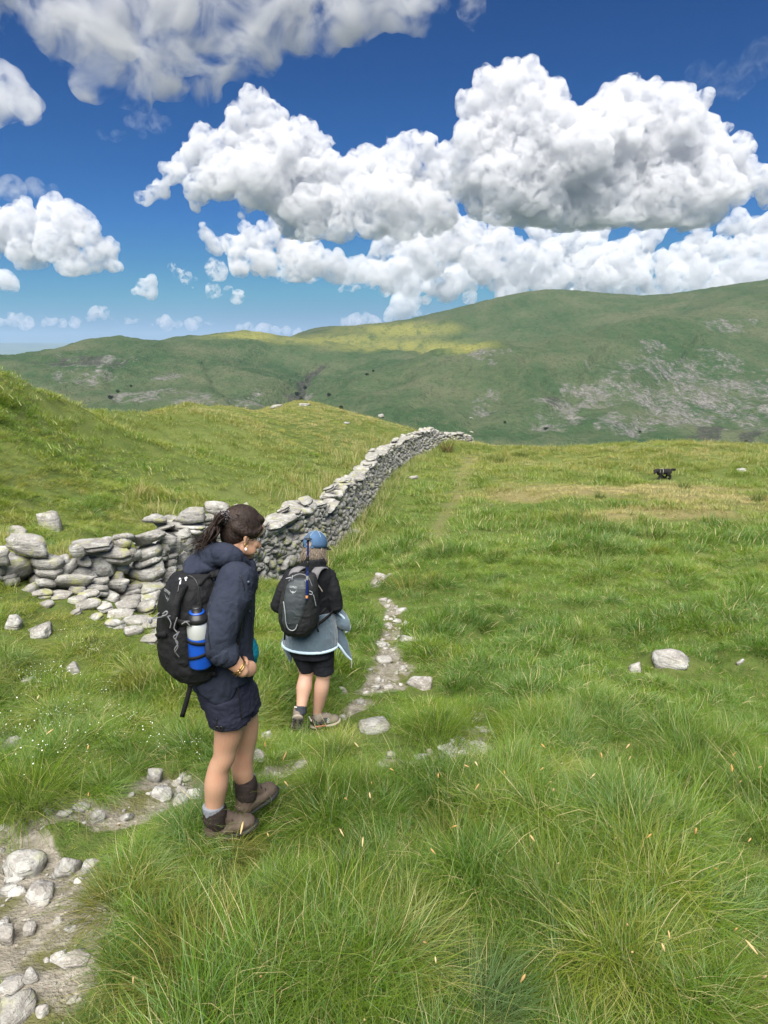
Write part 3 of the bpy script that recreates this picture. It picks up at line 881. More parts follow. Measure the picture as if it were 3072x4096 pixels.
# the tumbled end: (zoom x, y, w, h) read as stone faces, laid at their own distances
TUMBLE = [(150,540,310,140,.10),(95,705,210,140,-.2),(330,690,230,130,.05),(655,705,270,185,.03),(770,605,330,105,-.06),(655,543,300,62,.02),(560,562,95,90,.3),(770,500,130,75,0),(900,500,150,100,.1),
          (1080,478,230,85,-.15),(1225,500,120,130,-.5),(1060,612,230,125,.05),(1035,742,285,115,.08),(862,690,140,75,-.1),(848,752,110,65,.1),(1230,735,120,135,.2),(525,805,265,110,-.08),(850,835,190,115,.1),
          (1080,840,285,95,-.03),(690,870,170,95,-.08),(1000,935,290,85,.03),(905,1000,110,50,0),(1095,1040,210,130,.05),(210,890,130,110,.5),(1385,310,235,115,-.06),(1405,412,190,62,.06),(1330,452,150,80,.25),
          (1285,545,140,110,.4),(1375,530,75,70,-.9),(1240,640,140,85,.3),(1350,640,110,95,.1),(1590,262,170,100,-.1),(1500,350,120,70,0),(1480,450,120,90,0),(60,790,120,90,.1),(440,640,120,80,.2),(1180,600,110,90,.4),
          (1150,690,100,80,.2),(720,800,120,70,0),(960,870,150,70,.1),(600,640,120,90,.1),(930,575,110,80,-.2),(1290,830,150,110,0),(1320,740,110,90,.2),(1420,560,90,110,.1),(1450,660,110,110,0),(-60,600,200,140,0),
          (-70,740,180,130,.1),(430,760,150,80,-.1),(1180,930,150,90,.1),(780,910,190,70,0),(900,960,230,80,.05),(1050,1000,260,95,-.04),(960,1060,200,70,.06),(1150,1100,170,110,.1),(640,900,150,60,.1),(560,860,120,60,-.1),(330,800,160,70,.1),(1210,1030,120,110,0),(1540,560,160,110,0),(1560,430,170,100,.1),(1600,660,170,120,0),(240,620,100,60,.2)]
for (a, b, w_, h_, rot) in TUMBLE:
    px, py = a * .1356, 475 + b * .1356
    Yq = float(np.interp(a, [-100, 0, 600, 1200, 1400, 1600], [6.75, 6.85, 7.15, 7.9, 8.5, 9.2])) - max(0, (b - 720)) / 1000 * 1.1 + g.normal() * .05
    k = mm(px, py, Yq)
    wd, hd = w_ * .1356 * k * 1.08, h_ * .1356 * k * 1.12
    dp = wd * g.uniform(.6, .85)
    c = np.array(W(px, py, Yq)) + np.array([0, dp * .35, 0])
    R_ = np.array(Euler((g.normal() * .2 - .15, -rot + g.normal() * .10, g.normal() * .4)).to_matrix())
    SW.append((.2 + w_ / 1000, 2, stone_mx(c, R_[:, 0], R_[:, 1], R_[:, 2], (wd, dp, hd))))
# slabs spilled down the slope below: each lies on the turf
SPILL = []
for (a, b, w_, h_, rot) in [(640,960,190,60,.05),(760,985,150,60,-.1),(560,930,150,60,.1),(880,1040,200,70,.05),(1010,1075,230,90,-.05),(1130,1120,190,90,.1),(980,1150,150,60,.0),(830,1100,120,60,-.15),
                            (700,1050,110,50,.2),(430,900,170,60,.0),(300,880,150,60,-.1),(1180,1180,150,80,.1),(1100,1215,130,60,0),(560,1010,90,45,.3),(340,950,110,50,.15),(1060,985,200,70,.1),(920,965,180,60,-.05)]:
    px, py = a * .1356, 475 + b * .1356
    p = Gp(px, py + h_ * .05)
    k = mm(px, py, p.y)
    wd, hd = w_ * .1356 * k, h_ * .1356 * k
    dp = wd * g.uniform(.6, .9)
    c = np.array([p.x, p.y + dp * .25, gh(p.x, p.y + dp * .25) + hd * .22])
    R_ = np.array(Euler((g.normal() * .12 + .15, -rot, g.normal() * .5)).to_matrix())
    SW.append((.2 + w_ / 1000, 3, stone_mx(c, R_[:, 0], R_[:, 1], R_[:, 2], (wd, dp, hd))))
    SPILL.append((c[0], c[1], wd * .45, dp * .45))
# rubble that carries them
for q in range(120):
    a = g.uniform(-60, 1500); px = a * .1356
    Yq = float(np.interp(a, [-100, 0, 600, 1200, 1400, 1600], [6.75, 6.85, 7.15, 7.9, 8.5, 9.2])) + g.uniform(.05, .5)
    topy = np.interp(a, [-60, 0, 300, 330, 480, 560, 700, 1180, 1300, 1500], [560, 560, 600, 690, 660, 600, 560, 540, 560, 400])
    py = 475 + g.uniform(topy + 40, 960) * .1356
    p = W(px, py, Yq)
    r_ = g.uniform(.14, .3)
    R_ = np.array(Euler(g.normal(size=3) * .35).to_matrix())
    SW.append((.012, 0, stone_mx(np.array(p), R_[:, 0], R_[:, 1], R_[:, 2], (r_ * 1.3, r_, r_ * .6))))
SW.sort(key=lambda q: -q[0])
wall_inv = Matrix.Translation(wall.location).inverted()
for k, (sz, kind, m) in enumerate(SW[:300]):
    me = BIG[(k * 2) % len(BIG)] if kind == 3 else BIG[k % len(BIG)] if kind else SMALLM[(k * 2) % len(SMALLM)]
    o = link("stone", me, None, wall)
    o.matrix_world = Matrix([list(r_) for r_ in (np.array(wall_inv) @ m)])
V, Fc, n = [], [], 0
for k, (sz, kind, m) in enumerate(SW[300:]):
    v, f = SMALL[(k * 5 + 1) % len(SMALL)]
    V.append(v @ m[:3, :3].T + m[:3, 3] - np.array(wall.location)); Fc.append(f + n); n += len(v)
tag(link("small_stones", mesh_from("small_stones", np.concatenate(V), np.concatenate(Fc), False), STONE, wall), kind="stuff")
# packed heart of the wall
V, Fc = [], []
qs = np.linspace(.6, LEN - 3, 110)
for q in qs:
    a, tg, nr = along(q); hw = wall_h(q) - .07; z0 = wzi(q)
    for off, zz in ((-.10, -.1), (-.21, hw), (-TH + .05, hw), (-TH - .02, -.1)):
        V.append((*(a + nr * off), z0 + zz))
V = np.array(V) - np.array(wall.location)
tag(link("packed_heart", mesh_from("packed_heart", V, grid_faces(len(qs), 4, wrap=True), False), STONE, wall))

# ------------------------------------------------------------------ single rocks on the ground: (px, py, w px, h px, tilt, kind, label)
ROCKS = [
 (20,866,42,25,.05,'g',"broad grey slab with squared top at the left edge of the path"),
 (66,868,26,20,-.6,'g',"pointed grey rock leaning beside the broad squared slab"),
 (37,897,29,14,-.25,'p',"pale tilted stone on the path below the broad slab"),
 (5,934,19,26,.1,'g',"tall grey rock cut by the left edge on the bare path"),
 (29,976,15,17,-.3,'w',"smooth pale cobble lying loose on the bare path"),
 (12,1012,38,24,-.1,'g',"large half buried grey rock in the bottom left corner"),
 (40,1012,14,12,.3,'p',"small pale rock beside the large half buried one in the corner"),
 (9,988,25,12,.15,'p',"flat pinkish stone just above the corner rock"),
 (95,815,18,18,-.3,'g',"dark grey knobbly rock standing at the upper edge of the path"),
 (47,811,13,9,.1,'g',"small dark rock at the left of the row along the path edge"),
 (64,814,14,9,-.1,'g',"low dark rock in the row between two others on the path edge"),
 (124,817,15,9,.0,'g',"flat grey rock in grass right of the knobbly one"),
 (6,891,16,11,.1,'g',"dull grey rock at the left edge under the broad slab"),
 (88,866,18,17,-.2,'p',"grey stone half hidden by the big near tussock"),
 (56,921,10,7,.2,'p',"small stone in the middle of the trodden path"),
 (69,929,12,8,-.2,'g',"grey stone at the path edge against the near tussock"),
 (27,930,15,14,-.5,'p',"brownish leaning stone in the middle of the near path"),
 (41,905,14,5,.1,'p',"thin pale flake under the tilted stone"),
 (153,775,17,17,-.3,'g',"upright grey stone in the grass behind the walker's path"),
 (161,795,25,9,.0,'w',"flat white stone set in the gravel left of the near walker"),
 (187,779,11,6,.1,'g',"small grey stone close behind the near walker"),
 (73,666,15,14,.2,'g',"lichened rock among white flowers on the left slope"),
 (117,673,9,6,.1,'p',"small pale stone in grass right of the flowers"),
 (8,745,19,15,.1,'w',"pale broken rock in long grass at the left edge"),
 (25,681,13,4,.2,'w',"thin white stone flake on the left slope"),
 (12,621,15,19,-.4,'p',"leaning pale rock in grass left below the tumbled wall"),
 (36,634,27,7,.35,'w',"long narrow pale stone lying in grass below the tumbled wall"),
 (117,624,17,11,.05,'g',"loose lichened rock in grass just below the tumbled wall"),
 (375,726,36,17,.03,'f',"broad flat grey stone with a crack beside the round tussock"),
 (421,683,27,12,.1,'p',"rounded pale rock behind the round tussock"),
 (408,639,18,8,-.1,'g',"brown grey rock at the right of the stony path"),
 (417,641,10,5,.1,'p',"small pale rock against the brown grey one"),
 (381,645,13,5,.0,'p',"flat stone in the path level with the far walker's hem"),
 (384,661,17,4,.02,'w',"long thin white stone across the path"),
 (389,625,9,5,.1,'w',"white stone at the left of the path above the bend"),
 (398,622,10,4,-.1,'w',"flat white stone beside another in the upper path"),
 (401,610,13,4,.05,'p',"flat pale stone in the upper path near the grassy bank"),
 (383,600,9,4,.1,'p',"pale stone on the narrow part of the upper path"),
 (380,575,10,4,-.05,'p',"pale stone at the top end of the stony path"),
 (344,689,7,10,.3,'g',"narrow upright grey stone in grass right of the far walker"),
 (376,687,9,5,.2,'w',"small white stone left of the rounded pale rock"),
 (388,688,11,4,.0,'p',"low pale stone touching the rounded pale rock"),
 (391,755,10,9,-.2,'g',"grey stone in the bare patch below the flat one"),
 (360,702,9,4,.0,'w',"white flake in the path behind the far walker"),
 (298,767,16,8,.1,'p',"flat grey stone in grass between the two walkers"),
 (287,790,18,9,-.1,'p',"pale stones showing in grass ahead of the near walker's boot"),
 (257,758,17,9,-.2,'g',"rounded grey stone behind the near walker's knee"),
 (266,735,12,15,.1,'g',"upright pale topped stone left of the far walker's shoe"),
 (674,657,37,19,.12,'b',"speckled grey boulder alone on the right of the field"),
 (637,668,14,10,.6,'p',"thin tilted stone in grass left of the speckled boulder"),
 (741,662,9,5,.5,'p',"small brown stone in grass right of the speckled boulder"),
 (742,470,9,4,.1,'w',"small pale rock near the brow beyond the dog"),
 (48,517,22,25,.25,'g',"angular grey outcrop on the slope behind the wall"),
 (15,532,24,18,.1,'g',"pale lichened outcrop behind the wall at the left edge"),
 (276,406,13,5,.1,'g',"craggy rock on the left side of the far knoll"),
 (304,404,11,4,-.1,'g',"craggy rock on top of the far knoll"),
 (381,415,6,4,.2,'g',"small rock on the skyline right of the far knoll"),
 (347,423,7,3,.0,'w',"pale stone on the field below the far knoll"),
 (414,477,9,5,.4,'p',"fallen stone in grass near the far part of the wall"),
 (354,531,12,6,-.2,'p',"fallen stone at the foot of the wall halfway along"),
 (473,715,10,6,.2,'w',"white stone at the top of the pebble patch"),
 (484,731,9,5,-.1,'w',"white stone in the middle of the pebble patch"),
 (463,741,8,6,.2,'w',"white stone at the left of the pebble patch"),
 (477,747,9,5,.3,'w',"white stone at the bottom of the pebble patch"),
 (420,757,13,6,.1,'p',"pale grey stone in the bare strip under the round tussock"),
 (452,757,10,7,-.2,'w',"angular white stone at the right end of the bare strip"),
]
RMAT = {'g': ROCKM, 'p': PALE, 'w': stone_mat("white_stone", .05, .1, .10), 'f': ROCKM, 'b': stone_mat("speckled_granite", .1, .0, .06)}
RPOS = []
for k, (px, py, w_, h_, rot, kd, lab) in enumerate(ROCKS):
    p = Gp(px, py + h_ * .42)
    kx = mm(px, py, p.y)
    wd, hd = w_ * kx, max(h_ * kx, w_ * kx * .3)
    dp = wd * g.uniform(.7, 1.0)
    v, f = slab_shape(500 + k) if kd == 'f' or (kd == 'w' and w_ > h_ * 2) or k % 5 == 2 else rock_shape(500 + k, ICO3, 9 if kd in 'b' else 7, .86, .045, .04)
    if kd == 'f': hd *= .8; dp = wd * .8
    sunk = .42 if kd in 'gbf' else .34
    R_ = np.array(Euler((g.normal() * .1, -rot, g.normal() * .3)).to_matrix())
    q = (v * np.array([wd / 2, dp / 2, hd / 2 * 1.1])) @ R_.T
    me = mesh_from("rock", q, f, False)
    o = link("rock", me, RMAT[kd])
    o.location = (p.x, p.y + dp * .3, p.z + hd * (.5 - sunk))
    RPOS.append((p.x, p.y + dp * .3, wd * .5, dp * .5))
    tag(o, lab, "rock", "loose stones on and beside the path" if kd in 'pw' else "grey rocks in the grass")
RPOS = np.array(RPOS + SPILL)
FEET = []
# ------------------------------------------------------------------ figures: shapes
def tube(pts, rad, n=22, flat=None, caps=True, sub=4):
    """closed tapering limb through the points; flat = (axis vector, factor) squeezes the section"""
    P = np.array([list(p) for p in pts], float); Rr = np.array(rad, float)
    if len(P) > 2 and sub > 1:                       # rounded through the joints
        tt = np.arange(len(P)); q = np.linspace(0, len(P) - 1, (len(P) - 1) * sub + 1)
        def cr(A):
            out = []
            for t in q:
                i = min(int(t), len(P) - 2); f = t - i
                p0, p1, p2, p3 = A[max(i - 1, 0)], A[i], A[i + 1], A[min(i + 2, len(P) - 1)]
                out.append(.5 * (2 * p1 + (p2 - p0) * f + (2 * p0 - 5 * p1 + 4 * p2 - p3) * f * f + (3 * p1 - p0 - 3 * p2 + p3) * f ** 3))
            return np.array(out)
        P, Rr = cr(P), cr(Rr)
    if caps:
        a0 = P[0] - P[1]; a0 /= np.linalg.norm(a0) + 1e-9
        a1 = P[-1] - P[-2]; a1 /= np.linalg.norm(a1) + 1e-9
        pre, post, pr, po = [], [], [], []
        for c in (.98, .8, .45):
            pre.append(P[0] + a0 * Rr[0] * c); pr.append(Rr[0] * math.sqrt(1 - c * c))
            post.append(P[-1] + a1 * Rr[-1] * c); po.append(Rr[-1] * math.sqrt(1 - c * c))
        P = np.concatenate([pre, P, post[::-1]]); Rr = np.r_[pr, Rr, po[::-1]]
    V = []
    t0 = None; ref = np.array([.13, .31, .94])
    for i in range(len(P)):
        t = P[min(i + 1, len(P) - 1)] - P[max(i - 1, 0)]
        t /= np.linalg.norm(t) + 1e-9
        u = np.cross(ref, t)
        if np.linalg.norm(u) < .1: u = np.cross(np.array([1, 0, 0]), t)
        u /= np.linalg.norm(u); w = np.cross(t, u); ref = np.cross(t, u)
        for k in range(n):
            a = 2 * math.pi * k / n
            o = (u * math.cos(a) + w * math.sin(a)) * Rr[i]
            if flat is not None:
                ax = np.array(flat[0], float); ax /= np.linalg.norm(ax)
                o = o - ax * (o @ ax) * (1 - flat[1])
            V.append(P[i] + o)
    F_ = grid_faces(len(P), n, wrap=True).tolist()
    F_.append(list(range(n))[::-1]); F_.append(list(range((len(P) - 1) * n, len(P) * n)))
    return np.array(V), F_

def ell(c, r, R_=None):
    v, f = ICO3
    p = v * np.array(r)
    if R_ is not None: p = p @ np.array(R_).T
    return p + np.array(list(c)), f.tolist()

def rings(rs, fwd, side, n=28, p=2.0):
    """closed loft of (centre, half depth, half width); p > 2 squares the section"""
    V = []
    fwd = np.array(list(fwd)); side = np.array(list(side))
    for c, a, b in rs:
        c = np.array(list(c))
        for k in range(n):
            t = 2 * math.pi * k / n
            ct, st = math.cos(t), math.sin(t)
            V.append(c + fwd * a * abs(ct) ** (2 / p) * (1 if ct > 0 else -1) + side * b * abs(st) ** (2 / p) * (1 if st > 0 else -1))
    F_ = grid_faces(len(rs), n, wrap=True).tolist()
    F_.append(list(range(n))[::-1]); F_.append(list(range((len(rs) - 1) * n, len(rs) * n)))
    return np.array(V), F_

def fuse(parts, voxel, iters=4, fac=.5):
    V, Fs, n = [], [], 0
    for v, f in parts:
        V.append(v); Fs += [[i + n for i in q] for q in f]; n += len(v)
    V = np.concatenate(V)
    me = bpy.data.meshes.new("f"); me.from_pydata([tuple(x) for x in V], [], Fs); me.update()
    bm = bmesh.new(); bm.from_mesh(me); bmesh.ops.recalc_face_normals(bm, faces=bm.faces); bm.to_mesh(me); bm.free()
    o = bpy.data.objects.new("f", me); COL.objects.link(o)
    m = o.modifiers.new("r", 'REMESH'); m.mode = 'VOXEL'; m.voxel_size = voxel; m.use_smooth_shade = True
    if iters:
        s_ = o.modifiers.new("s", 'SMOOTH'); s_.iterations = iters; s_.factor = fac
    dg = bpy.context.evaluated_depsgraph_get(); dg.update()
    out = bpy.data.meshes.new_from_object(o.evaluated_get(dg), depsgraph=dg)
    bpy.data.objects.remove(o); bpy.data.meshes.remove(me)
    return out

def folds(me, amp, sc, seed=0, stretch=(1, 1, 1), fine=.35):
    co = get_co(me); no = get_no(me)
    q = co * np.array(stretch) / sc
    w = fbm(q[:, 0], q[:, 1], q[:, 2], octv=2, seed=seed + 5) * .8
    d = fbm(q[:, 0] + w, q[:, 1] - w, q[:, 2] + w, octv=3, seed=seed, ridge=True, gain=.5)
    set_co(me, co + no * (d * amp)[:, None])
    return me

def simple(parts, smoothy=True):
    V, Fs, n = [], [], 0
    for v, f in parts:
        V.append(v); Fs += [[i + n for i in q] for q in f]; n += len(v)
    me = bpy.data.meshes.new("s"); me.from_pydata([tuple(x) for x in np.concatenate(V)], [], Fs); me.update()
    bm = bmesh.new(); bm.from_mesh(me); bmesh.ops.recalc_face_normals(bm, faces=bm.faces); bm.to_mesh(me); bm.free()
    if smoothy: me.polygons.foreach_set("use_smooth", np.ones(len(me.polygons), bool))
    return me

def ribbon(pts, width, thick, wdir):
    """flat strap through points; wdir = direction of its width"""
    P = np.array([list(p) for p in pts], float)
    w0 = np.array(list(wdir), float)
    V = []
    for i in range(len(P)):
        t = P[min(i + 1, len(P) - 1)] - P[max(i - 1, 0)]; t /= np.linalg.norm(t)
        w = w0 - t * (w0 @ t); w /= np.linalg.norm(w); nn = np.cross(t, w)
        for a, b in ((-1, -1), (1, -1), (1, 1), (-1, 1)):
            V.append(P[i] + w * a * width / 2 + nn * b * thick / 2)
    F_ = grid_faces(len(P), 4, wrap=True).tolist() + [[3, 2, 1, 0], [len(V) - 4, len(V) - 3, len(V) - 2, len(V) - 1]]
    return np.array(V), F_

def smoothpts(pts, sub=6):
    P = np.array([list(p) for p in pts], float); out = []
    for i in range(len(P) - 1):
        for f in np.linspace(0, 1, sub, endpoint=False):
            p0, p1, p2, p3 = P[max(i - 1, 0)], P[i], P[i + 1], P[min(i + 2, len(P) - 1)]
            out.append(.5 * (2 * p1 + (p2 - p0) * f + (2 * p0 - 5 * p1 + 4 * p2 - p3) * f * f + (3 * p1 - p0 - 3 * p2 + p3) * f ** 3))
    out.append(P[-1])
    return np.array(out)

def frame(f, pitch=0.0, roll=0.0):
    """matrix whose columns are forward, left, up"""
    f = Vector(f).normalized(); up = Vector((0, 0, 1)); l = up.cross(f).normalized()
    M = Matrix((f, l, up)).transposed()
    return np.array(M @ Matrix.Rotation(pitch, 3, 'Y') @ Matrix.Rotation(roll, 3, 'X'))

def place_parts(parts, c, R_, s=1.0):
    return [(v * s @ np.array(R_).T + np.array(list(c)), f) for v, f in parts]

def head_parts():
    P = [ell((-.012, 0, .030), (.096, .074, .092)), ell((.032, 0, -.045), (.056, .055, .072)), ell((.020, 0, -.03), (.07, .062, .06)),
         ell((.066, 0, -.098), (.026, .026, .020)), ell((.05, 0, -.088), (.035, .042, .022)), ell((.072, 0, .022), (.024, .052, .016)), ell((.066, 0, .05), (.03, .055, .035)),
         tube([(.090, 0, .004), (.101, 0, -.018), (.110, 0, -.037)], [.008, .0095, .0125]), ell((.103, 0, -.043), (.012, .019, .009)),
         ell((.088, 0, -.0635), (.0135, .022, .0062)), ell((.086, 0, -.0745), (.0125, .019, .0065)), ell((.076, 0, -.083), (.015, .022, .012))]
    for s in (-1, 1):
        P += [ell((.062, s * .036, -.032), (.027, .024, .024)), ell((.030, s * .046, -.066), (.05, .018, .03)),
              tube([(-.006, s * .074, -.042), (-.018, s * .084, -.010), (-.008, s * .083, .010), (.004, s * .076, .004)], [.008, .009, .009, .007], n=8), ell((-.004, s * .074, -.018), (.014, .007, .026))]
    P.append(tube([(-.028, 0, -.06), (-.040, 0, -.13), (-.048, 0, -.19)], [.056, .054, .062]))
    return P

def hand_parts(wrist, tip, palm_n, curl=1.2, s=1.0, thumb=1):
    """palm and five separate bent fingers; tip gives the way the hand points, palm_n the way the palm faces"""
    w = np.array(list(wrist)); d = np.array(list(tip)) - w; d /= np.linalg.norm(d)
    pn = np.array(list(palm_n), float); pn -= d * (pn @ d); pn /= np.linalg.norm(pn)
    sd_ = np.cross(d, pn) * thumb
    out = [tube([w - d * .01, w + d * .045 * s, w + d * .082 * s], [.024 * s, .034 * s, .036 * s], flat=(pn, .5))]
    for i, (off, ln) in enumerate(((.027, .068), (.009, .076), (-.010, .070), (-.028, .055))):
        b = w + d * .085 * s + sd_ * off * s
        a, pts, p = .25, [b - d * .03], b
        pts.append(p)
        for k, fr in enumerate((.45, .32, .23)):
            a += curl * (.75 if k else .5)
            p = p + (d * math.cos(a) + pn * math.sin(a)) * ln * fr * s
            pts.append(p)
        out.append(tube(pts, [.0095 * s, .0095 * s, .0088 * s, .008 * s, .0072 * s], n=10, sub=3))
    b = w + d * .03 * s + sd_ * .03 * s
    out.append(tube([w + d * .015 * s + sd_ * .012, b, b + (d * .6 + sd_ * .55 + pn * .5) * .034 * s, b + (d * .95 + sd_ * .35 + pn * .85) * .056 * s], [.014 * s, .0135 * s, .0105 * s, .009 * s], n=10, sub=3))
    return out

# ------------------------------------------------------------------ figures: materials
def cloth(name, col, col2=None, rough=.85, weave=900, wr=18, bumpd=.004, sheen=None, spec=.12):
    t = NT(name)
    p = t.obj()
    n1 = t.noise(wr, p, 4, .6, 1.2); n2 = t.noise(weave, p, 2, .5); n3 = t.noise(6, p, 3)
    c = t.mix(t.map(n3, .35, .65), col, col2 or tuple(x * 1.35 for x in col))
    c = t.mix(t.map(n2, .4, .65, 0, .25), c, tuple(min(1, x * 1.6 + .004) for x in col))
    t.princ(c, rough, spec, t.bump(t.math('ADD', n1, t.math('MULTIPLY', n2, .12)), .7, bumpd), sheen=sheen)
    return t.m
def plain(name, col, rough=.5, spec=.4, metal=0.0, noisy=.25):
    t = NT(name)
    c = t.mix(t.math('MULTIPLY', t.noise(40, t.obj(), 4), noisy), col, tuple(x * .6 for x in col))
    t.princ(c, rough, spec, metal=metal)
    return t.m
def skin_mat(name, col, flush):
    t = NT(name)
    n = t.noise(9, t.obj(), 4, .6); n2 = t.noise(160, t.obj(), 3, .6)
    c = t.mix(t.map(n, .38, .66, 0, .5), col, flush)
    c = t.mix(t.map(n2, .55, .7, 0, .18), c, tuple(x * .6 for x in col))
    t.princ(c, .52, .35, t.bump(n2, .15, .002), sss=(.12, (.9, .35, .2), .012))
    return t.m
def hair_mat(name, a, b):
    t = NT(name)
    al = t.noise(190, t.scalevec(t.obj(), (1, 1, .12)), 3, .6); big = t.noise(14, t.obj(), 3)
    c = t.mix(t.map(al, .35, .65), a, b)
    c = t.mix(t.map(big, .4, .65, 0, .4), c, a)
    t.princ(c, .6, .22, t.bump(al, .8, .004))
    return t.m
SKIN = skin_mat("tanned_skin", (.43, .255, .165), (.46, .225, .15))
SKIN2 = skin_mat("fair_skin", (.48, .30, .215), (.50, .255, .185))
NAVY = cloth("navy_cotton", (.0185, .0225, .037), (.023, .028, .043), wr=26, bumpd=.006)
SHORTS = cloth("navy_corduroy", (.0165, .0175, .031), (.024, .025, .042), wr=30)
BLACKF = cloth("black_nylon", (.0085, .0088, .0095), (.013, .0135, .015), rough=.7, wr=22, bumpd=.008, spec=.18)
WEB = cloth("black_webbing", (.009, .009, .010), rough=.75, weave=1500)
SOCK = cloth("grey_wool", (.16, .17, .19), (.22, .23, .25), wr=200)
LEATH = cloth("brown_leather", (.060, .043, .033), (.105, .077, .058), rough=.6, wr=40, spec=.35)
DARKL = cloth("dark_leather", (.024, .018, .016), (.034, .027, .023), rough=.7, wr=60)
RUBBER = plain("black_rubber", (.014, .014, .014), .75)
DHAIR = hair_mat("dark_brown_hair", (.010, .0068, .0055), (.038, .023, .017))
GOLD = plain("gold", (.50, .34, .13), .38, .5, 1.0, .3)
PEARL = plain("pearl", (.75, .73, .68), .25, .5)
BLUEP = plain("blue_enamel", (.004, .060, .36), .38, .45, 0, .12)
STEEL = plain("brushed_steel", (.66, .67, .68), .42, .5, .45, .2)
BLACKP = plain("black_plastic", (.012, .012, .013), .4)
TEAL = cloth("teal_jersey", (.006, .115, .165), wr=30)
GREYC = plain("grey_cord", (.16, .16, .17), .7)
PRINT = plain("grey_print", (.20, .205, .21), .6)
PRINTW = plain("white_print", (.48, .50, .51), .6)
EYE = plain("eye_white", (.6, .58, .55), .2)

def kid(name, me, mat, root, label=None):
    """part modelled in world coordinates, hung under root"""
    me.name = name
    if mat is not None:
        me.materials.clear(); me.materials.append(mat)
    o = bpy.data.objects.new(name, me); COL.objects.link(o)
    o.parent = root
    M = Matrix.Identity(4)
    q = root
    while q is not None:
        M = Matrix.Translation(q.location) @ M
        q = q.parent
    me.transform(M.inverted())
    if label: o['label'] = label
    return o
def root_mesh(name, me, mat, base, label, cat, group=None):
    me.transform(Matrix.Translation(base).inverted())
    me.name = name
    me.materials.clear(); me.materials.append(mat)
    o = bpy.data.objects.new(name, me); COL.objects.link(o); o.location = base
    return tag(o, label, cat, group)

def boot(heel, d, L_, h, up, rz=.0, w=.048):
    """upper, sole and shaft of a walking boot; heel = back of the sole on the ground, d = toe direction"""
    heel = np.array(list(heel)); d = np.array(list(d)); d /= np.linalg.norm(d); up = np.array(list(up)); up /= np.linalg.norm(up)
    upper = [tube([heel + d * .045 + up * .05, heel + d * .13 * L_ / .28 + up * .05, heel + d * (L_ - .06) + up * .044], [.044, .045, .043], flat=(up, .85)),
             tube([heel + d * .05 + up * .05, heel + d * .062 + up * h], [.045, .047]),
             tube([heel + d * .07 + up * (h - .02), heel + d * .13 + up * .078, heel + d * (L_ - .09) + up * .055], [.04, .036, .034])]
    sole = [tube([heel + d * .035 + up * .014, heel + d * .1 + up * .012, heel + d * (L_ - .08) + up * .012, heel + d * (L_ - .05) + up * .02], [.046, .042, .050, .049], flat=(up, .36))]
    return upper, sole

def emblem(root, name, c, right, up, nrm, size, text, mat, arc=0.0):
    """printed word with the spread-winged bird under it, standing 1 mm off the cloth"""
    cu = bpy.data.curves.new("t", 'FONT'); cu.body = text; cu.size = size; cu.align_x = 'CENTER'; cu.resolution_u = 2; cu.extrude = .0006; cu.offset = size * .012
    to = bpy.data.objects.new("t", cu); COL.objects.link(to)
    dg = bpy.context.evaluated_depsgraph_get(); dg.update()
    me = bpy.data.meshes.new_from_object(to.evaluated_get(dg), depsgraph=dg)
    bpy.data.objects.remove(to)
    co = get_co(me)
    if arc: co[:, 1] -= arc * (co[:, 0] / size) ** 2 * size
    right, up, nrm = (np.array(list(q), float) for q in (right, up, nrm))
    c = np.array(list(c))
    set_co(me, c + co[:, :1] * right + co[:, 1:2] * up + (co[:, 2:3] + .001) * nrm)
    return kid(name, me, mat, root)
def drape(o, targets, nrm, lift=.0016):
    """lay a printed mark on the cloth under it"""
    from mathutils.bvhtree import BVHTree
    bpy.context.view_layer.update()
    trees = []
    for q in targets:
        M = q.matrix_world
        trees.append(BVHTree.FromPolygons([M @ v.co for v in q.data.vertices], [p.vertices[:] for p in q.data.polygons]))
    M = o.matrix_world.copy(); Mi = M.inverted()
    n = Vector(list(nrm)).normalized()
    for v in o.data.vertices:
        p = M @ v.co
        best = None
        for tr_ in trees:
            h = tr_.ray_cast(p + n * .25, -n, .5)
            if h[0] is not None and (best is None or h[3] < best[1]): best = (h[0], h[3])
        if best: v.co = Mi @ (best[0] + n * lift)
    o.data.update()

def bird(root, c, right, up, nrm, s, mat):
    right, up, nrm, c = (np.array(list(q), float) for q in (right, up, nrm, c))
    def at(x, y): return c + right * x * s + up * y * s + nrm * .0015
    parts = []
    for sg in (-1, 1):
        parts.append(tube([at(0, -.25), at(sg * .35, -.28), at(sg * .72, -.02), at(sg * .95, .38)], [.075 * s, .09 * s, .06 * s, .012 * s], n=6, flat=(nrm, .2)))
        parts.append(tube([at(sg * .1, -.30), at(sg * .4, -.42), at(sg * .62, -.25)], [.05 * s, .04 * s, .012 * s], n=6, flat=(nrm, .2)))
    parts.append(tube([at(0, .05), at(0, -.3), at(0, -.7)], [.05 * s, .10 * s, .07 * s], n=6, flat=(nrm, .2)))
    return kid("bird_emblem", simple(parts), mat, root)
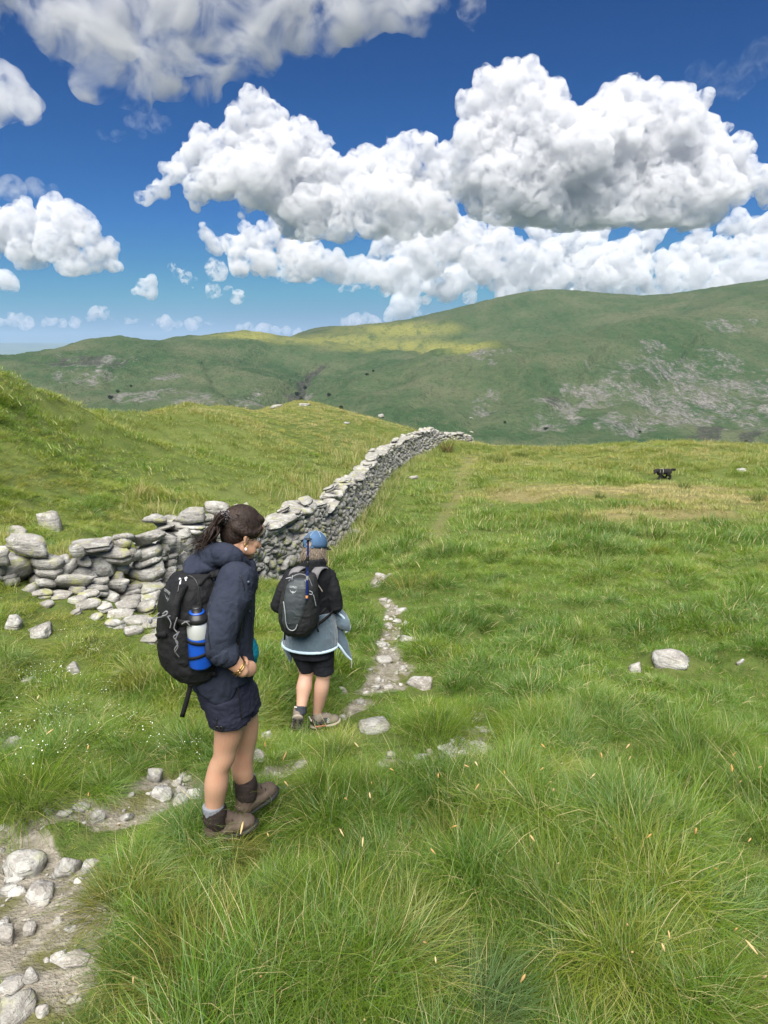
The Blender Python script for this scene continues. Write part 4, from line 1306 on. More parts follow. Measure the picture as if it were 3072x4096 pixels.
# ------------------------------------------------------------------ the near walker
def near_walker():
    Y0 = Gp(214, 836).y
    def P(px, py, dy=0.0): return np.array(W(px, py, Y0 + dy))
    k = mm(225, 620, Y0)
    f = np.array([.87, .5, 0.]); r = np.array([.5, -.87, 0.]); u = np.array([0, 0, 1.])
    base = Vector(P(224, 834)); base.z = gh(base.x, base.y)
    R_h = frame((.84, .54, 0), math.radians(24), math.radians(-4))
    hc = P(242.5, 533.5, .03)
    # legs, arms, neck and head: one skin
    parts = place_parts(head_parts(), hc, R_h, .86)
    rk, ra = P(224, 757, -.05), P(214, 812, -.03)
    lk, la = P(242.5, 756, .12), P(245.5, 784, .15)
    parts += [tube([P(229, 692, -.07), P(229, 727, -.06), P(226, 745, -.05), rk, P(219, 768, -.045), P(216.5, 783, -.04), P(215, 798, -.03), ra, P(214, 828, -.03)],
                   [.084, .067, .056, .050, .049, .055, .047, .039, .04]),
              tube([P(238, 692, .09), P(244, 727, .11), P(243.5, 745, .12), lk, P(242, 764, .125), P(242.5, 772, .13), la, P(244.5, 800, .17)],
                   [.085, .068, .058, .052, .053, .052, .042, .04]),
              rings([(P(227, 700), .085, .125), (P(225.5, 680), .085, .125), (P(225, 640), .09, .135), (P(227, 600), .10, .15), (P(229, 575), .09, .15), (P(231, 566), .07, .12)], f, r)]
    el, wr = P(219, 647, -.245), P(242.5, 671, -.222)
    parts += [tube([P(239, 579, -.16), P(229, 610, -.19), el], [.05, .045, .040]), tube([el, el * .62 + wr * .38, el * .15 + wr * .85, wr], [.041, .040, .029, .0265])]
    parts += hand_parts(wr, P(251, 668.8, -.165), np.array([-.62, .75, -.2]), 1.3, .86, 1)
    el2, wr2 = P(231, 640, .18), P(246, 667, .10)
    parts += [tube([P(222, 573, .15), P(225, 606, .18), el2], [.05, .045, .04]), tube([el2, wr2], [.038, .026])]
    parts += hand_parts(wr2, P(256, 669, .01), np.array([-.3, -.8, .3]), 1.0, .92, 1)
    body = root_mesh("person", fuse(parts, .0036, 3, .5), SKIN, base,
                     "dark haired walker in navy jacket and shorts, looking down with hands clasped", "person")
    for s in (-1, 1):
        e = hc + R_h @ np.array([.075, s * .031, -.006]) * .86
        kid("eye", simple([ell(e, (.0105,) * 3)]), EYE, body)
        kid("eyebrow", simple([tube([hc + R_h @ np.array(q) * .86 for q in ((.097, s * .014, .017), (.092, s * .032, .023), (.078, s * .05, .017))], [.003, .0035, .002], n=6)]), DHAIR, body)
    kid("lips", simple([ell(hc + R_h @ np.array((.0955, 0, -.069)) * .86, (.007, .0195, .0075), R_h)]), plain("lips", (.34, .13, .11), .4), body)
    # hair: swept back to a high tail
    cap_ = [ell(hc + R_h @ np.array((-.020, 0, .044)) * .86, (.093, .0735, .087), R_h), ell(hc + R_h @ np.array((-.052, 0, .0)) * .86, (.052, .064, .075), R_h),
            ell(hc + R_h @ np.array((.035, 0, .092)) * .86, (.045, .056, .026), R_h)]
    for s in (-1, 1):
        cap_.append(tube([hc + R_h @ np.array(q) * .86 for q in ((.058, s * .056, .052), (.03, s * .073, .022), (-.02, s * .077, .012), (-.06, s * .055, .02))], [.013, .013, .02, .03]))
    tie = P(224, 517.5, -.02)
    cap_.append(tube([hc + R_h @ np.array((-.06, 0, .07)) * .86, tie], [.05, .024]))
    hair = fuse(cap_, .004, 3)
    co = get_co(hair); no = get_no(hair)
    dirv = co - tie; th = np.arctan2(dirv[:, 2], dirv @ np.array([.5, -.87, 0])) ; ph = dirv @ np.array([.87, .5, 0])
    set_co(hair, co + no * (.0007 * np.sin(th * 60 + 3 * fbm(co[:, 0] * 30, co[:, 1] * 30, co[:, 2] * 30, octv=2, seed=5)))[:, None])
    ho = kid("hair", hair, DHAIR, body)
    tails = []
    g = np.random.default_rng(8)
    tails.append(tube([tie, P(217, 524, -.03), P(210.5, 536, -.045), P(204, 547, -.055)], [.020, .026, .024, .006], n=12))
    for q in range(260):
        e = P(203 + g.normal() * 6.0, 548 + g.normal() * 4.5, -.05 + g.normal() * .03)
        m1 = P(219 + g.normal() * 1.5, 520 + g.normal() * 2, -.03 + g.normal() * .02)
        m2 = P(211.5 + g.normal() * 2.8, 534 + g.normal() * 2.6, -.04 + g.normal() * .028)
        tails.append(tube([tie + g.normal(size=3) * .006, m1, m2, e], [.0034, .0038, .0028, .0005], n=5, sub=5))
    kid("ponytail", simple(tails), DHAIR, ho)
    fly = []
    for q in range(16):
        a0 = hc + R_h @ np.array((g.uniform(-.09, .09), -.072 + g.normal() * .004, g.uniform(-.0, .09))) * .86
        fly.append(tube([a0, a0 + g.normal(size=3) * .02 + np.array([-.01, -.01, .0]), a0 + g.normal(size=3) * .03 + np.array([-.03, -.012, -.02])], [.0012, .001, .0004], n=4, sub=4))
    kid("loose_strands", simple(fly), DHAIR, ho)
    scr = []
    for q in range(26):
        a = g.uniform(0, 6.28); ax = R_h @ np.array([-.75, 0, .65]); e1 = R_h @ np.array([0, 1, 0]); e2 = np.cross(ax, e1)
        c = tie + (e1 * math.cos(a) + e2 * math.sin(a)) * .022 + ax * g.normal() * .012
        scr.append(ell(c, (.013, .012, .011)))
    t = NT("patterned_scrunchie")
    t.princ(t.mix(t.map(t.voro(260, t.obj()), .25, .35), (.45, .42, .42), (.012, .010, .012)), .9, .1)
    kid("hair_tie", simple(scr), t.m, body)
    er = hc + R_h @ np.array((-.002, -.083, -.050)) * .86
    ring = [(er + (f * math.cos(a) + u * math.sin(a)) * .0075) for a in np.linspace(0, 6.28, 13)]
    eo = kid("earring", simple([tube(ring, [.0016] * 13, n=6, caps=False, sub=1)]), GOLD, body)
    kid("pearl", simple([ell(er - u * .0165, (.0052, .0052, .0075))]), PEARL, eo)
    # jacket
    j = [rings([(P(235, 562, .0), .078, .085), (P(231, 566, 0), .095, .135), (P(228.5, 573), .108, .175), (P(226, 590), .112, .175), (P(225.5, 615), .112, .17), (P(225.5, 645), .108, .165),
                (P(225, 660), .118, .175), (P(224, 671), .122, .178)], f, r),
         tube([P(237, 580, -.15), P(230, 602, -.185), P(220, 630, -.225), P(218.5, 645, -.235)], [.076, .077, .072, .064]),
         tube([P(218.5, 645, -.235), P(226.5, 654, -.237)], [.066, .054]),
         tube([P(220, 572, .13), P(223, 606, .175), P(229, 640, .18), P(238, 656, .13)], [.075, .07, .06, .05]),
         # near skirt of the jacket hangs low in a point
         tube([P(216, 668, -.13), P(215, 684, -.15), P(219, 695, -.155)], [.075, .07, .045], flat=(r, .45)),
         tube([P(226, 670, -.14), P(226, 688, -.155), P(225.5, 697, -.15)], [.05, .045, .028], flat=(r, .5)),
         tube([P(206, 668, -.07), P(207, 682, -.08), P(211, 690, -.09)], [.07, .065, .04], flat=(r, .5)),
         # front edge flap and stand collar
         tube([P(247, 568, -.02), P(250, 577, -.03), P(251.5, 586, -.03)], [.022, .032, .022], flat=(r, .6)),
         tube([P(240, 558.5, -.09), P(246, 566, -.03), P(247, 570, .04), P(244, 562, .1)], [.022, .025, .025, .02]),
         tube([P(245, 585, -.05), P(247, 615, -.06), P(246, 645, -.05), P(244, 656, -.05)], [.03, .034, .028, .02], flat=(f, .6))]
    jk = fuse(j, .0055, 3)
    folds(jk, .0085, .13, 31, (1, 1, .45)); folds(jk, .0028, .05, 33, (1, 1, .5)); folds(jk, .001, .02, 35)
    jo = kid("jacket", jk, NAVY, body)
    hd = [tube([P(240, 561, -.09), P(230, 556, -.11), P(215, 554, -.06), P(208, 557, .02), P(214, 560, .1), P(232, 559, .13), P(244, 562, .11)], [.026, .042, .052, .055, .05, .04, .025]),
          ell(P(205, 564, -.03), (.085, .10, .045)), ell(P(196, 568, -.06), (.05, .07, .028)), ell(P(217, 556, -.03), (.07, .09, .05))]
    hm = fuse(hd, .0055, 4); folds(hm, .008, .09, 51); folds(hm, .002, .03, 52)
    kid("hood", hm, NAVY, jo)
    kid("cuff", folds(fuse([tube([P(221, 649, -.236), P(227.8, 656.5, -.236)], [.064, .058], caps=False), tube([P(219, 647, -.236), P(227, 655, -.236)], [.059, .052])], .005, 3), .004, .05, 61), NAVY, jo)
    kid("drawcord", simple([tube([P(237.5, 640, -.19), P(239, 652, -.185), P(240.5, 668, -.17)], [.003, .0025, .0025], n=6), ell(P(238.5, 652, -.195), (.007, .007, .008))]), BLACKP, jo)
    kid("pocket_zip", simple([tube([P(244, 596, -.155), P(242, 620, -.175), P(238.5, 648, -.18)], [.0032] * 3, n=6)]), BLACKP, jo)
    kid("shirt", folds(fuse([tube([P(247.5, 640, -.02), P(249.5, 652, -.01), P(249.5, 660, 0)], [.03, .04, .026]), ell(P(252, 661, -.0), (.022, .03, .014))], .005, 3), .005, .04, 71), TEAL, body)
    # shorts
    sh = [rings([(P(225, 664), .10, .15), (P(225, 676), .112, .162), (P(226, 690), .122, .168), (P(229, 702), .122, .165)], f, r),
          tube([P(226, 694, -.07), P(228, 708, -.075), P(230, 719.5, -.07)], [.105, .097, .094], caps=False),
          tube([P(235, 692, .08), P(240, 704, .085), P(243.5, 712, .09)], [.105, .092, .085], caps=False)]
    sm = fuse(sh, .0055, 3); folds(sm, .0055, .07, 81, (1, 1, 2.2)); folds(sm, .0018, .02, 82)
    so = kid("shorts", sm, SHORTS, body)
    kid("side_seam", simple([tube([P(238, 688, -.165), P(240, 703, -.16), P(241.5, 719, -.15)], [.0025] * 3, n=6)]), BLACKP, so)
    # boots and socks
    dR, dL = np.array([.9, .43, 0]), np.array([.62, .78, .06])
    for (ank, heel, d, h, lab) in ((ra, None, dR, .15, 0), (la, None, dL, .165, 1)):
        hb = np.array(ank) - d * .055
        if lab == 0:
            hb[2] = min(gh(hb[0], hb[1]) + .005, ank[2] - .12)
        else:
            hb = P(237.5, 820, .08)
        FEET.append((hb[0] + d[0] * .14, hb[1] + d[1] * .14 + .03, .09))
        up = (np.array(ank) - (hb + d * .06)); up /= np.linalg.norm(up)
        upv = up * .4 + u * .6
        U_, S_ = boot(hb, d, .265, h, upv)
        bo = kid("boot", folds(fuse(U_, .005, 3), .002, .03, 90 + lab), LEATH, body)
        kid("sole", fuse(S_, .006, 1), RUBBER, bo)
        top = hb + d * .062 + upv / np.linalg.norm(upv) * h
        kid("padded_collar", folds(fuse([tube([top - up * .06, top - up * .006], [.052, .0545]), tube([np.array(ank) - up * .05, np.array(ank) - up * .03], [.050, .053])], .005, 2), .003, .03, 95), DARKL, bo)
        lac = []
        for q in range(4):
            c = hb + d * (.105 + q * .026) + upv * (h * .82 - q * .026)
            s2 = np.cross(d, u); lac.append(tube([c - s2 * .034, c + u * .008 + d * .006, c + s2 * .034], [.0035] * 3, n=6))
        kid("laces", simple(lac), DARKL, bo)
        kid("sock", folds(fuse([tube([np.array(ank) - up * .004, np.array(ank) + up * .042], [.0485, .049], caps=False)], .004, 2), .003, .02, 97), SOCK, body)
    # bracelets
    ax = wr - el; ax /= np.linalg.norm(ax)
    for q, (off, rr) in enumerate(((-.016, .0335), (-.027, .0345))):
        e1 = np.cross(ax, u); e1 /= np.linalg.norm(e1); e2 = np.cross(ax, e1)
        c = wr + ax * off
        tl = ax * (.25 - .1 * q)
        rp = [c + e1 * rr * math.cos(a) + (e2 + tl) * rr * math.sin(a) for a in np.linspace(0, 2 * math.pi, 25)]
        kid("bracelet", simple([tube(rp, [.0028] * 25, n=6, caps=False, sub=1)]), GOLD, body)

    # ---------------- black pack
    pr = rings([(P(194, 574, -.11), .045, .08), (P(192, 578, -.11), .072, .11), (P(190, 588, -.115), .09, .13), (P(187.5, 605, -.12), .105, .14), (P(186.5, 625, -.12), .112, .145), (P(187, 645, -.12), .112, .145),
                (P(189, 660, -.115), .11, .145), (P(193, 669, -.11), .09, .13), (P(196, 674, -.10), .055, .10)], f, r, p=2.6)
    pk = fuse([pr, tube([P(168, 634, -.20), P(168, 655, -.19), P(177, 666, -.17)], [.055, .06, .05], flat=(f, .6))], .006, 3)
    folds(pk, .007, .1, 101); folds(pk, .0025, .035, 102)
    pb = Vector(P(190, 675, -.11))
    pack = root_mesh("backpack", pk, BLACKF, pb, "black backpack with grey bungee cords worn by the dark haired walker", "backpack")
    from mathutils.bvhtree import BVHTree
    bpy.context.view_layer.update()
    trees = []
    for q in [pack] + [o for o in bpy.data.objects if o.name.split('.')[0] in ("jacket", "hood")]:
        M = q.matrix_world; trees.append(BVHTree.FromPolygons([M @ v.co for v in q.data.vertices], [p_.vertices[:] for p_ in q.data.polygons]))
    def on_cloth(pts):
        out = []
        for a, b in pts:
            d_ = Vector(ray(a, b)).normalized()
            hs = [h for h in (t_.ray_cast(Vector((0, 0, 0)), d_) for t_ in trees) if h[0] is not None]
            if hs:
                h = min(hs, key=lambda q: q[3]); out.append(np.array(h[0] - d_ * .007))
        A = np.array(out); A[1:-1] = (A[:-2] + 2 * A[1:-1] + A[2:]) / 4
        return smoothpts(A, 3)
    kid("front_panel", folds(fuse([rings([(P(179, 583, -.185), .03, .07), (P(171, 596, -.195), .032, .10), (P(168, 611, -.20), .032, .11), (P(168.5, 622, -.20), .02, .10)], f, r, p=2.4)], .006, 2), .003, .06, 105), BLACKF, pack)
    kid("zip", simple([tube([P(178, 592, -.30), P(181, 580, -.27), P(190, 576, -.24), P(197, 583, -.26), P(200, 600, -.275), P(201, 618, -.28)], [.004] * 6, n=6)]), BLACKP, pack)
    kid("zip_pull", simple([tube([P(181, 579.5, -.275), P(180, 584, -.285)], [.003, .0035], n=6), tube([P(185, 578, -.26), P(186, 580.5, -.27)], [.003, .003], n=6), ell(P(180, 579, -.28), (.005, .004, .005)), ell(P(186.5, 578, -.265), (.005, .004, .005))]), STEEL, pack)
    kid("grab_loop", simple([tube([P(186, 574, -.10), P(191, 570, -.11), P(198, 573, -.1)], [.006] * 3, n=8)]), WEB, pack)
    kid("axe_loop", simple([tube([P(163, 614, -.315), P(166, 611.5, -.32), P(167.5, 612.5, -.32), P(166, 615, -.32), P(162.5, 616, -.315)], [.0035] * 5, n=6)]), GREYC, pack)
    cords = [tube([P(159, 613, -.27), P(153, 618, -.28), P(150.5, 620, -.28), P(155, 618, -.29), P(170, 616, -.32)], [.0022] * 5, n=5), ell(P(150.5, 621, -.28), (.008, .008, .012)),
             tube([P(177, 618, -.325), P(174, 628, -.325), P(177.5, 633, -.325), P(173.5, 637, -.325), P(178, 643, -.322), P(174.5, 650, -.318), P(179, 657, -.30)], [.0024] * 7, n=5),
             tube([P(179, 632, -.325), P(175.5, 640, -.325), P(178, 646, -.322), P(175, 652, -.318)], [.0022] * 4, n=5), tube([P(168, 617, -.33), P(171, 623, -.332), P(170, 628, -.33)], [.0022] * 3, n=5),
             tube([P(182, 624, -.32), P(186, 622, -.315), P(190, 626, -.31)], [.0022] * 3, n=5)]
    kid("bungee_cord", simple(cords), GREYC, pack)
    kid("stretch_pocket", folds(fuse([tube([P(190, 636, -.225), P(194, 652, -.22), P(198, 668, -.20)], [.075, .08, .055], flat=(r, .55))], .006, 3), .006, .05, 107), BLACKF, pack)
    for nm_, pts_ in (("seam", [(234, 566), (240, 573), (244.5, 585), (246.5, 600), (246, 618), (243, 636)]), ("seam", [(214, 584), (210.5, 600), (208, 618), (207, 636), (210, 648)]), ("seam", [(250.5, 592), (252.5, 612), (251.5, 635), (249, 650)])):
        kid(nm_, simple([tube(on_cloth(pts_), [.0016] * 16, n=5, sub=1)]), BLACKP, jo)
    for q_ in ((248.5, 582), (249.5, 611)):
        sp_ = on_cloth([q_, (q_[0] - 1, q_[1] + 1), (q_[0] - 1, q_[1] + 2)])
        kid("snap", simple([ell(sp_[0], (.006, .006, .006))]), plain("snap", (.05, .06, .08), .4), jo)
    kid("side_tab", simple([ribbon([P(166, 634, -.26), P(160, 635, -.25), P(156.5, 637, -.25)], .026, .004, u)]), WEB, pack)
    kid("shoulder_strap", folds(simple([ribbon(on_cloth([(200, 585), (205, 579), (211, 575), (218, 573)]), .030, .008, np.array([.45, .3, .75]))]), .0, .1), WEB, pack)
    kid("shoulder_strap", simple([ribbon(smoothpts([P(196, 581, .02), P(212, 560, .12), P(228, 566, .13), P(244, 585, .11), P(247, 620, .08)], 5), .05, .010, np.array([-.5, .8, .3]))]), WEB, pack)
    kid("hip_belt", simple([ribbon(smoothpts([P(198, 669, -.20), P(207, 673, -.20), P(216, 674, -.20)], 5), .022, .006, u)]), WEB, pack)
    kid("hanging_strap", simple([ribbon(smoothpts([P(189.5, 668, -.24), P(190.5, 683, -.22), P(188, 696, -.22), P(182, 717, -.22)], 4), .020, .003, np.array([.8, .2, .2])), ell(P(190.5, 684, -.22), (.014, .01, .012))]), WEB, pack)
    kid("buckle", simple([tube([P(216.5, 719, -.17), P(216.5, 731, -.17)], [.004, .002], n=6), tube([P(214.5, 728, -.175), P(217, 726.5, -.175), P(219, 728, -.175), P(217, 730.5, -.175), P(214.5, 728, -.175)], [.003] * 5, n=6),
                           tube([P(219, 728, -.175), P(221, 726.5, -.175), P(222.5, 728, -.175), P(221, 731, -.175), P(219, 728, -.175)], [.003] * 5, n=6)]), BLACKP, pack)
    fpn = [o for o in bpy.data.objects if o.parent == pack and o.name.startswith("front_panel")]
    nb = np.array([-.80, -.60, .05])
    rt = np.array([.60, -.80, 0])
    for o in (emblem(pack, "printed_word", P(167.5, 593, -.34), rt, u, nb, .019, "OSPREY", PRINT, .04), bird(pack, P(167.5, 597, -.34), rt, u, nb, .026, PRINT)):
        drape(o, [pack] + fpn, nb)
    # ---------------- bottle in the side pocket
    bb, bt = P(201, 664, -.245), P(196.3, 606, -.275)
    ax = bt - bb; H_ = np.linalg.norm(ax); ax /= H_
    def lathe(prof, n=28):
        e1 = np.cross(ax, [0, 1, 0]); e1 /= np.linalg.norm(e1); e2 = np.cross(ax, e1)
        V = [bb + ax * z * H_ + (e1 * math.cos(a) + e2 * math.sin(a)) * rr for z, rr in prof for a in np.linspace(0, 2 * math.pi, n, endpoint=False)]
        F_ = grid_faces(len(prof), n, wrap=True).tolist() + [list(range(n))[::-1], list(range(n * (len(prof) - 1), n * len(prof)))]
        return np.array(V), F_
    R0 = 10.2 * k
    bot = root_mesh("water_bottle", simple([lathe([(-.02, R0 * .9), (0, R0 * 1.02), (.02, R0 * 1.04), (.49, R0 * .99), (.505, R0 * .96)])]), BLUEP, Vector(bb), "large blue and steel water bottle in the side pocket of the black pack", "water bottle")
    kid("steel_shoulder", simple([lathe([(.50, R0 * .975), (.51, R0 * .985), (.64, R0 * .98), (.72, R0 * .90), (.76, R0 * .83), (.77, R0 * .7)])]), STEEL, bot)
    kid("lid", simple([lathe([(.745, R0 * .86), (.755, R0 * .93), (.82, R0 * .93), (.835, R0 * .85), (.90, R0 * .62), (.91, R0 * .48), (.985, R0 * .46), (1.0, R0 * .38)])]), BLACKP, bot)
    kid("lid_ring", simple([lathe([(.895, R0 * .66), (.90, R0 * .68), (.912, R0 * .66)])]), BLUEP, bot)
    c = bb + ax * H_ * .78
    kid("carry_handle", simple([ribbon([c + np.array([-.015, -.04, 0]), c + np.array([-.045, -.035, -.003]), c + np.array([-.078, -.015, -.005]), c + np.array([-.07, .03, -.003])], .022, .008, ax)]), BLACKP, bot)
    for (z0, z1, nm) in ((.47, .40, 0), (.12, .28, 1)):
        sp = [bb + ax * H_ * (z0 + (z1 - z0) * q) + (np.array([math.cos(a), math.sin(a), 0])) * R0 * 1.09 for q, a in zip(np.linspace(0, 1, 12), np.linspace(math.pi * 1.02, math.pi * 1.98, 12))]
        kid("bottle_strap", simple([ribbon(sp, .013, .003, ax)]), WEB, pack)
near_walker()

# ------------------------------------------------------------------ the far walker
def far_walker():
    Y0 = Gp(313, 729).y
    def P(px, py, dy=0.0): return np.array(W(px, py, Y0 + dy))
    f = np.array([.22, .975, 0.]); r = np.array([.975, -.22, 0.]); u = np.array([0, 0, 1.])
    base = Vector(P(312, 729)); base.z = gh(base.x, base.y)
    R_h = frame((.40, .92, 0), math.radians(14), 0)
    hc = P(315, 549.5, .02)
    parts = place_parts(head_parts(), hc, R_h, .90)
    ra, la = P(317, 718, .05), P(301, 710, -.10)
    parts += [tube([P(321, 650, .0), P(323.5, 672, .0), P(323, 678, 0), P(321.5, 688, .0), P(319.5, 700, .02), P(317.5, 711, .04), ra], [.09, .068, .058, .0615, .052, .040, .040]),
              tube([P(303, 648, .0), P(306.5, 670, .02), P(306, 676, .01), P(304, 687, -.03), P(302.7, 697, -.06), la], [.09, .066, .057, .062, .050, .038]),
              rings([(P(311, 652), .11, .16), (P(310, 630), .12, .165), (P(309, 605), .11, .15), (P(309, 585), .11, .16), (P(310.5, 573), .09, .16), (P(313, 566), .06, .12)], f, r)]
    for sg, (sx, ex, hx) in ((1, (328, 335, 327)), (-1, (292, 278.5, 291))):
        el, wr = P(ex, 605, -.02), P(hx, 612, .17)
        parts += [tube([P(sx, 576, 0), P((sx + ex) / 2, 590, -.02), el], [.05, .045, .042]), tube([el, wr], [.04, .027])]
        parts += hand_parts(wr, P(hx - sg * 8, 610, .22), np.array([-sg * .6, .2, -.6]), .8, .9, sg)
    body = root_mesh("person", fuse(parts, .005, 4), SKIN2, base, "walker in blue cap and black top with a pale blue fleece tied at the waist", "person")
    for s in (-1, 1):
        kid("eye", simple([ell(hc + R_h @ np.array([.075, s * .031, -.006]) * .9, (.0105,) * 3)]), EYE, body)
    BLOND = hair_mat("greying_blond_hair", (.095, .074, .056), (.26, .215, .165))
    g = np.random.default_rng(5)
    hp = [ell(hc + R_h @ np.array([-.024, 0, .02]) * .95, (.088, .078, .085), R_h), ell(hc + R_h @ np.array([-.045, 0, -.05]) * .95, (.058, .068, .05), R_h)]
    for q in range(520):
        a = math.radians(g.uniform(65, 295))
        rr = g.uniform(.066, .084)
        c0 = np.array([math.cos(a) * rr * 1.05 - .01, math.sin(a) * rr, .03 + g.normal() * .01])
        ln = g.uniform(.085, .135)
        c1 = c0 + np.array([math.cos(a) * .014, math.sin(a) * .016, -ln * .55]); c2 = c1 + np.array([math.cos(a) * g.normal() * .015, math.sin(a) * .006 + g.normal() * .01, -ln * .5])
        hp.append(tube([hc + R_h @ c * .95 for c in (c0, c1, c2)], [.0026, .0028, .0008], n=4, sub=3))
    kid("hair", simple(hp), BLOND, body)
    # cap
    DEN = cloth("blue_denim", (.043, .088, .160), (.062, .112, .195), wr=60)
    v, fc = ICO3
    cv = v * np.array([.107, .092, .100]); keep = [q for q in fc.tolist() if cv[q][:, 2].min() > -.028 and not (cv[q][:, 0].max() < -.07 and abs(cv[q][:, 1]).max() < .034 and cv[q][:, 2].max() < .030)]
    cmx = hc + R_h @ np.array([-.008, 0, .045])
    cm_ = simple([(cv @ R_h.T + cmx, keep)])
    co_ = bpy.data.objects.new("x", cm_); COL.objects.link(co_)
    md = co_.modifiers.new("s", 'SOLIDIFY'); md.thickness = .004
    dg = bpy.context.evaluated_depsgraph_get(); dg.update()
    cm2 = bpy.data.meshes.new_from_object(co_.evaluated_get(dg), depsgraph=dg); bpy.data.objects.remove(co_)
    cap = kid("cap", cm2, DEN, body)
    kid("cap_strap", simple([tube([cmx + R_h @ np.array((-.098, y_, -.024)) for y_ in (-.036, 0, .036)], [.007] * 3, n=8, flat=(R_h @ np.array([1, 0, 0]), .4))]), DEN, cap)
    kid("button", simple([ell(cmx + R_h @ np.array((0, 0, .101)), (.009, .009, .005))]), DEN, cap)
    ST = plain("pale_stitching", (.36, .42, .48), .8)
    arch = [cmx + R_h @ np.array((-.094 + .012 * abs(math.cos(a)), .037 * math.cos(a), -.02 + .054 * math.sin(a))) for a in np.linspace(0, math.pi, 13)]
    sts = [tube(arch, [.0022] * 13, n=5, sub=1)]
    for a in (0, 60, 120, 180, 240, 300):
        a = math.radians(a + 0)
        sts.append(tube([cmx + R_h @ np.array((.1085 * math.cos(a) * math.sin(t_), .0935 * math.sin(a) * math.sin(t_), .1015 * math.cos(t_))) for t_ in np.linspace(.1, .95, 6)], [.0013] * 6, n=5, sub=1))
    kid("stitching", simple(sts), ST, cap)
    brim = [tube([cmx + R_h @ np.array((.085, s * .06, -.028)) for s in (-1, -.5, 0, .5, 1)], [.02] * 5), tube([cmx + R_h @ np.array((.13, s * .05, -.034)) for s in (-1, -.5, 0, .5, 1)], [.025] * 5)]
    kid("brim", fuse([(q[0] * 1.0, q[1]) for q in [tube([cmx + R_h @ np.array((.075, s * .062, -.022)) for s in (-1, 0, 1)] , [.018] * 3, flat=(R_h @ np.array([0, 0, 1]), .35)), tube([cmx + R_h @ np.array((.12 - .02 * abs(s), s * .058, -.036)) for s in (-1, 0, 1)], [.035] * 3, flat=(R_h @ np.array([0, 0, 1]), .2))]], .004, 2), plain("black_brim", (.012, .014, .018), .8), cap)
    # black top
    BT = cloth("black_jersey", (.0095, .0100, .0115), (.014, .0145, .0165), wr=20, bumpd=.006)
    tp = [rings([(P(314, 558, -.045), .078, .076), (P(313, 565, -.04), .09, .095), (P(311.5, 569), .122, .15), (P(310.5, 575), .13, .178), (P(309.5, 590), .125, .178), (P(309.5, 606), .128, .168), (P(310, 622), .135, .175)], f, r)]
    for sg, (sx, ex, hx) in ((1, (328, 335, 327)), (-1, (292, 278.5, 291))):
        tp += [tube([P(sx, 576.5, 0), P((sx + ex) / 2 + sg * 1.2, 591, -.03), P(ex, 605, -.03)], [.063, .061, .060]), tube([P(ex, 605, -.03), P(hx, 612, .16)], [.060, .036])]
    tm = fuse(tp, .006, 4); folds(tm, .006, .09, 131); folds(tm, .0015, .03, 132)
    to = kid("black_top", tm, BT, body)
    kid("collar", folds(fuse([tube([P(304, 562, .02), P(308, 564, -.075), P(316, 564.5, -.09), P(323, 563, -.03), P(324, 560, .04)], [.024, .028, .030, .028, .024])], .005, 3), .004, .05, 133), BT, to)
    # fleece tied round the waist
    FL = cloth("pale_blue_fleece", (.066, .098, .125), (.085, .120, .148), rough=1.0, weave=260, wr=90, bumpd=.006, sheen=.4)
    TR = cloth("pale_trim", (.36, .46, .54), (.42, .52, .58), wr=80)
    sk = [rings([(P(311, 610, .0), .142, .180), (P(311, 620), .155, .20), (P(310.5, 632), .165, .215), (P(310, 644), .172, .222)], f, r),
          tube([P(333, 612, .10), P(341, 618, .06), P(347, 627, .03)], [.05, .055, .032], flat=(f, .7)), tube([P(338, 616, .04), P(344, 624, .0), P(348, 629, 0)], [.045, .05, .02], flat=(f, .6)),
          tube([P(337, 634, .05), P(343, 645, .03), P(351.5, 660, .02)], [.055, .045, .006], flat=(f, .5)), tube([P(336, 628, .05), P(340, 640, .03), P(345, 650, .02)], [.05, .04, .02], flat=(f, .5)),
          tube([P(285, 642, .05), P(288, 652, .05), P(290.5, 661, .05)], [.035, .03, .008], flat=(f, .5)), tube([P(294, 644, .03), P(292, 654, .04)], [.03, .02], flat=(f, .5))]
    fm = fuse(sk, .006, 3); folds(fm, .007, .1, 141, (1, 1, .5)); folds(fm, .002, .02, 142)
    fo = kid("tied_fleece", fm, FL, body)
    hem = [P(310, 644.2, 0) + f * .172 * math.cos(a) + r * .222 * math.sin(a) for a in np.linspace(math.radians(65), math.radians(300), 30)]
    tr = [tube(hem, [.012] * 30, n=8, sub=1)]
    tr += [tube([P(337.5, 644, -.02), P(341, 648, -.02), P(346, 655, -.005), P(351.5, 660, .01)], [.011, .011, .010, .006], n=8), tube([P(335.5, 611, .0), P(342, 616, -.01), P(348.5, 624, .0), P(349.5, 628, .0), P(346, 632, .0)], [.009] * 5, n=8),
           tube([P(283, 644, 0), P(286, 650, .0)], [.011, .006], n=8)]
    kid("trim", simple(tr), TR, fo)
    kid("zip_pull", simple([tube([P(351.5, 660, .01), P(351.8, 664, .01), P(351.2, 668, .01)], [.005, .003, .002], n=6)]), STEEL, fo)
    # shorts
    BS = cloth("black_stretch", (.0115, .0125, .0165), (.017, .018, .023), wr=26, bumpd=.006)
    sh = [rings([(P(310, 632), .13, .18), (P(311, 645), .145, .182), (P(312, 654), .14, .178)], f, r), tube([P(322, 650, 0), P(323, 662, 0), P(323.8, 672.5, .0)], [.100, .088, .080], caps=False), tube([P(302, 648, .0), P(305.5, 660, .01), P(307, 670, .02)], [.096, .082, .064], caps=False)]
    sm = fuse(sh, .006, 3); folds(sm, .005, .08, 151, (1, 1, 1.6))
    kid("shorts", sm, BS, body)
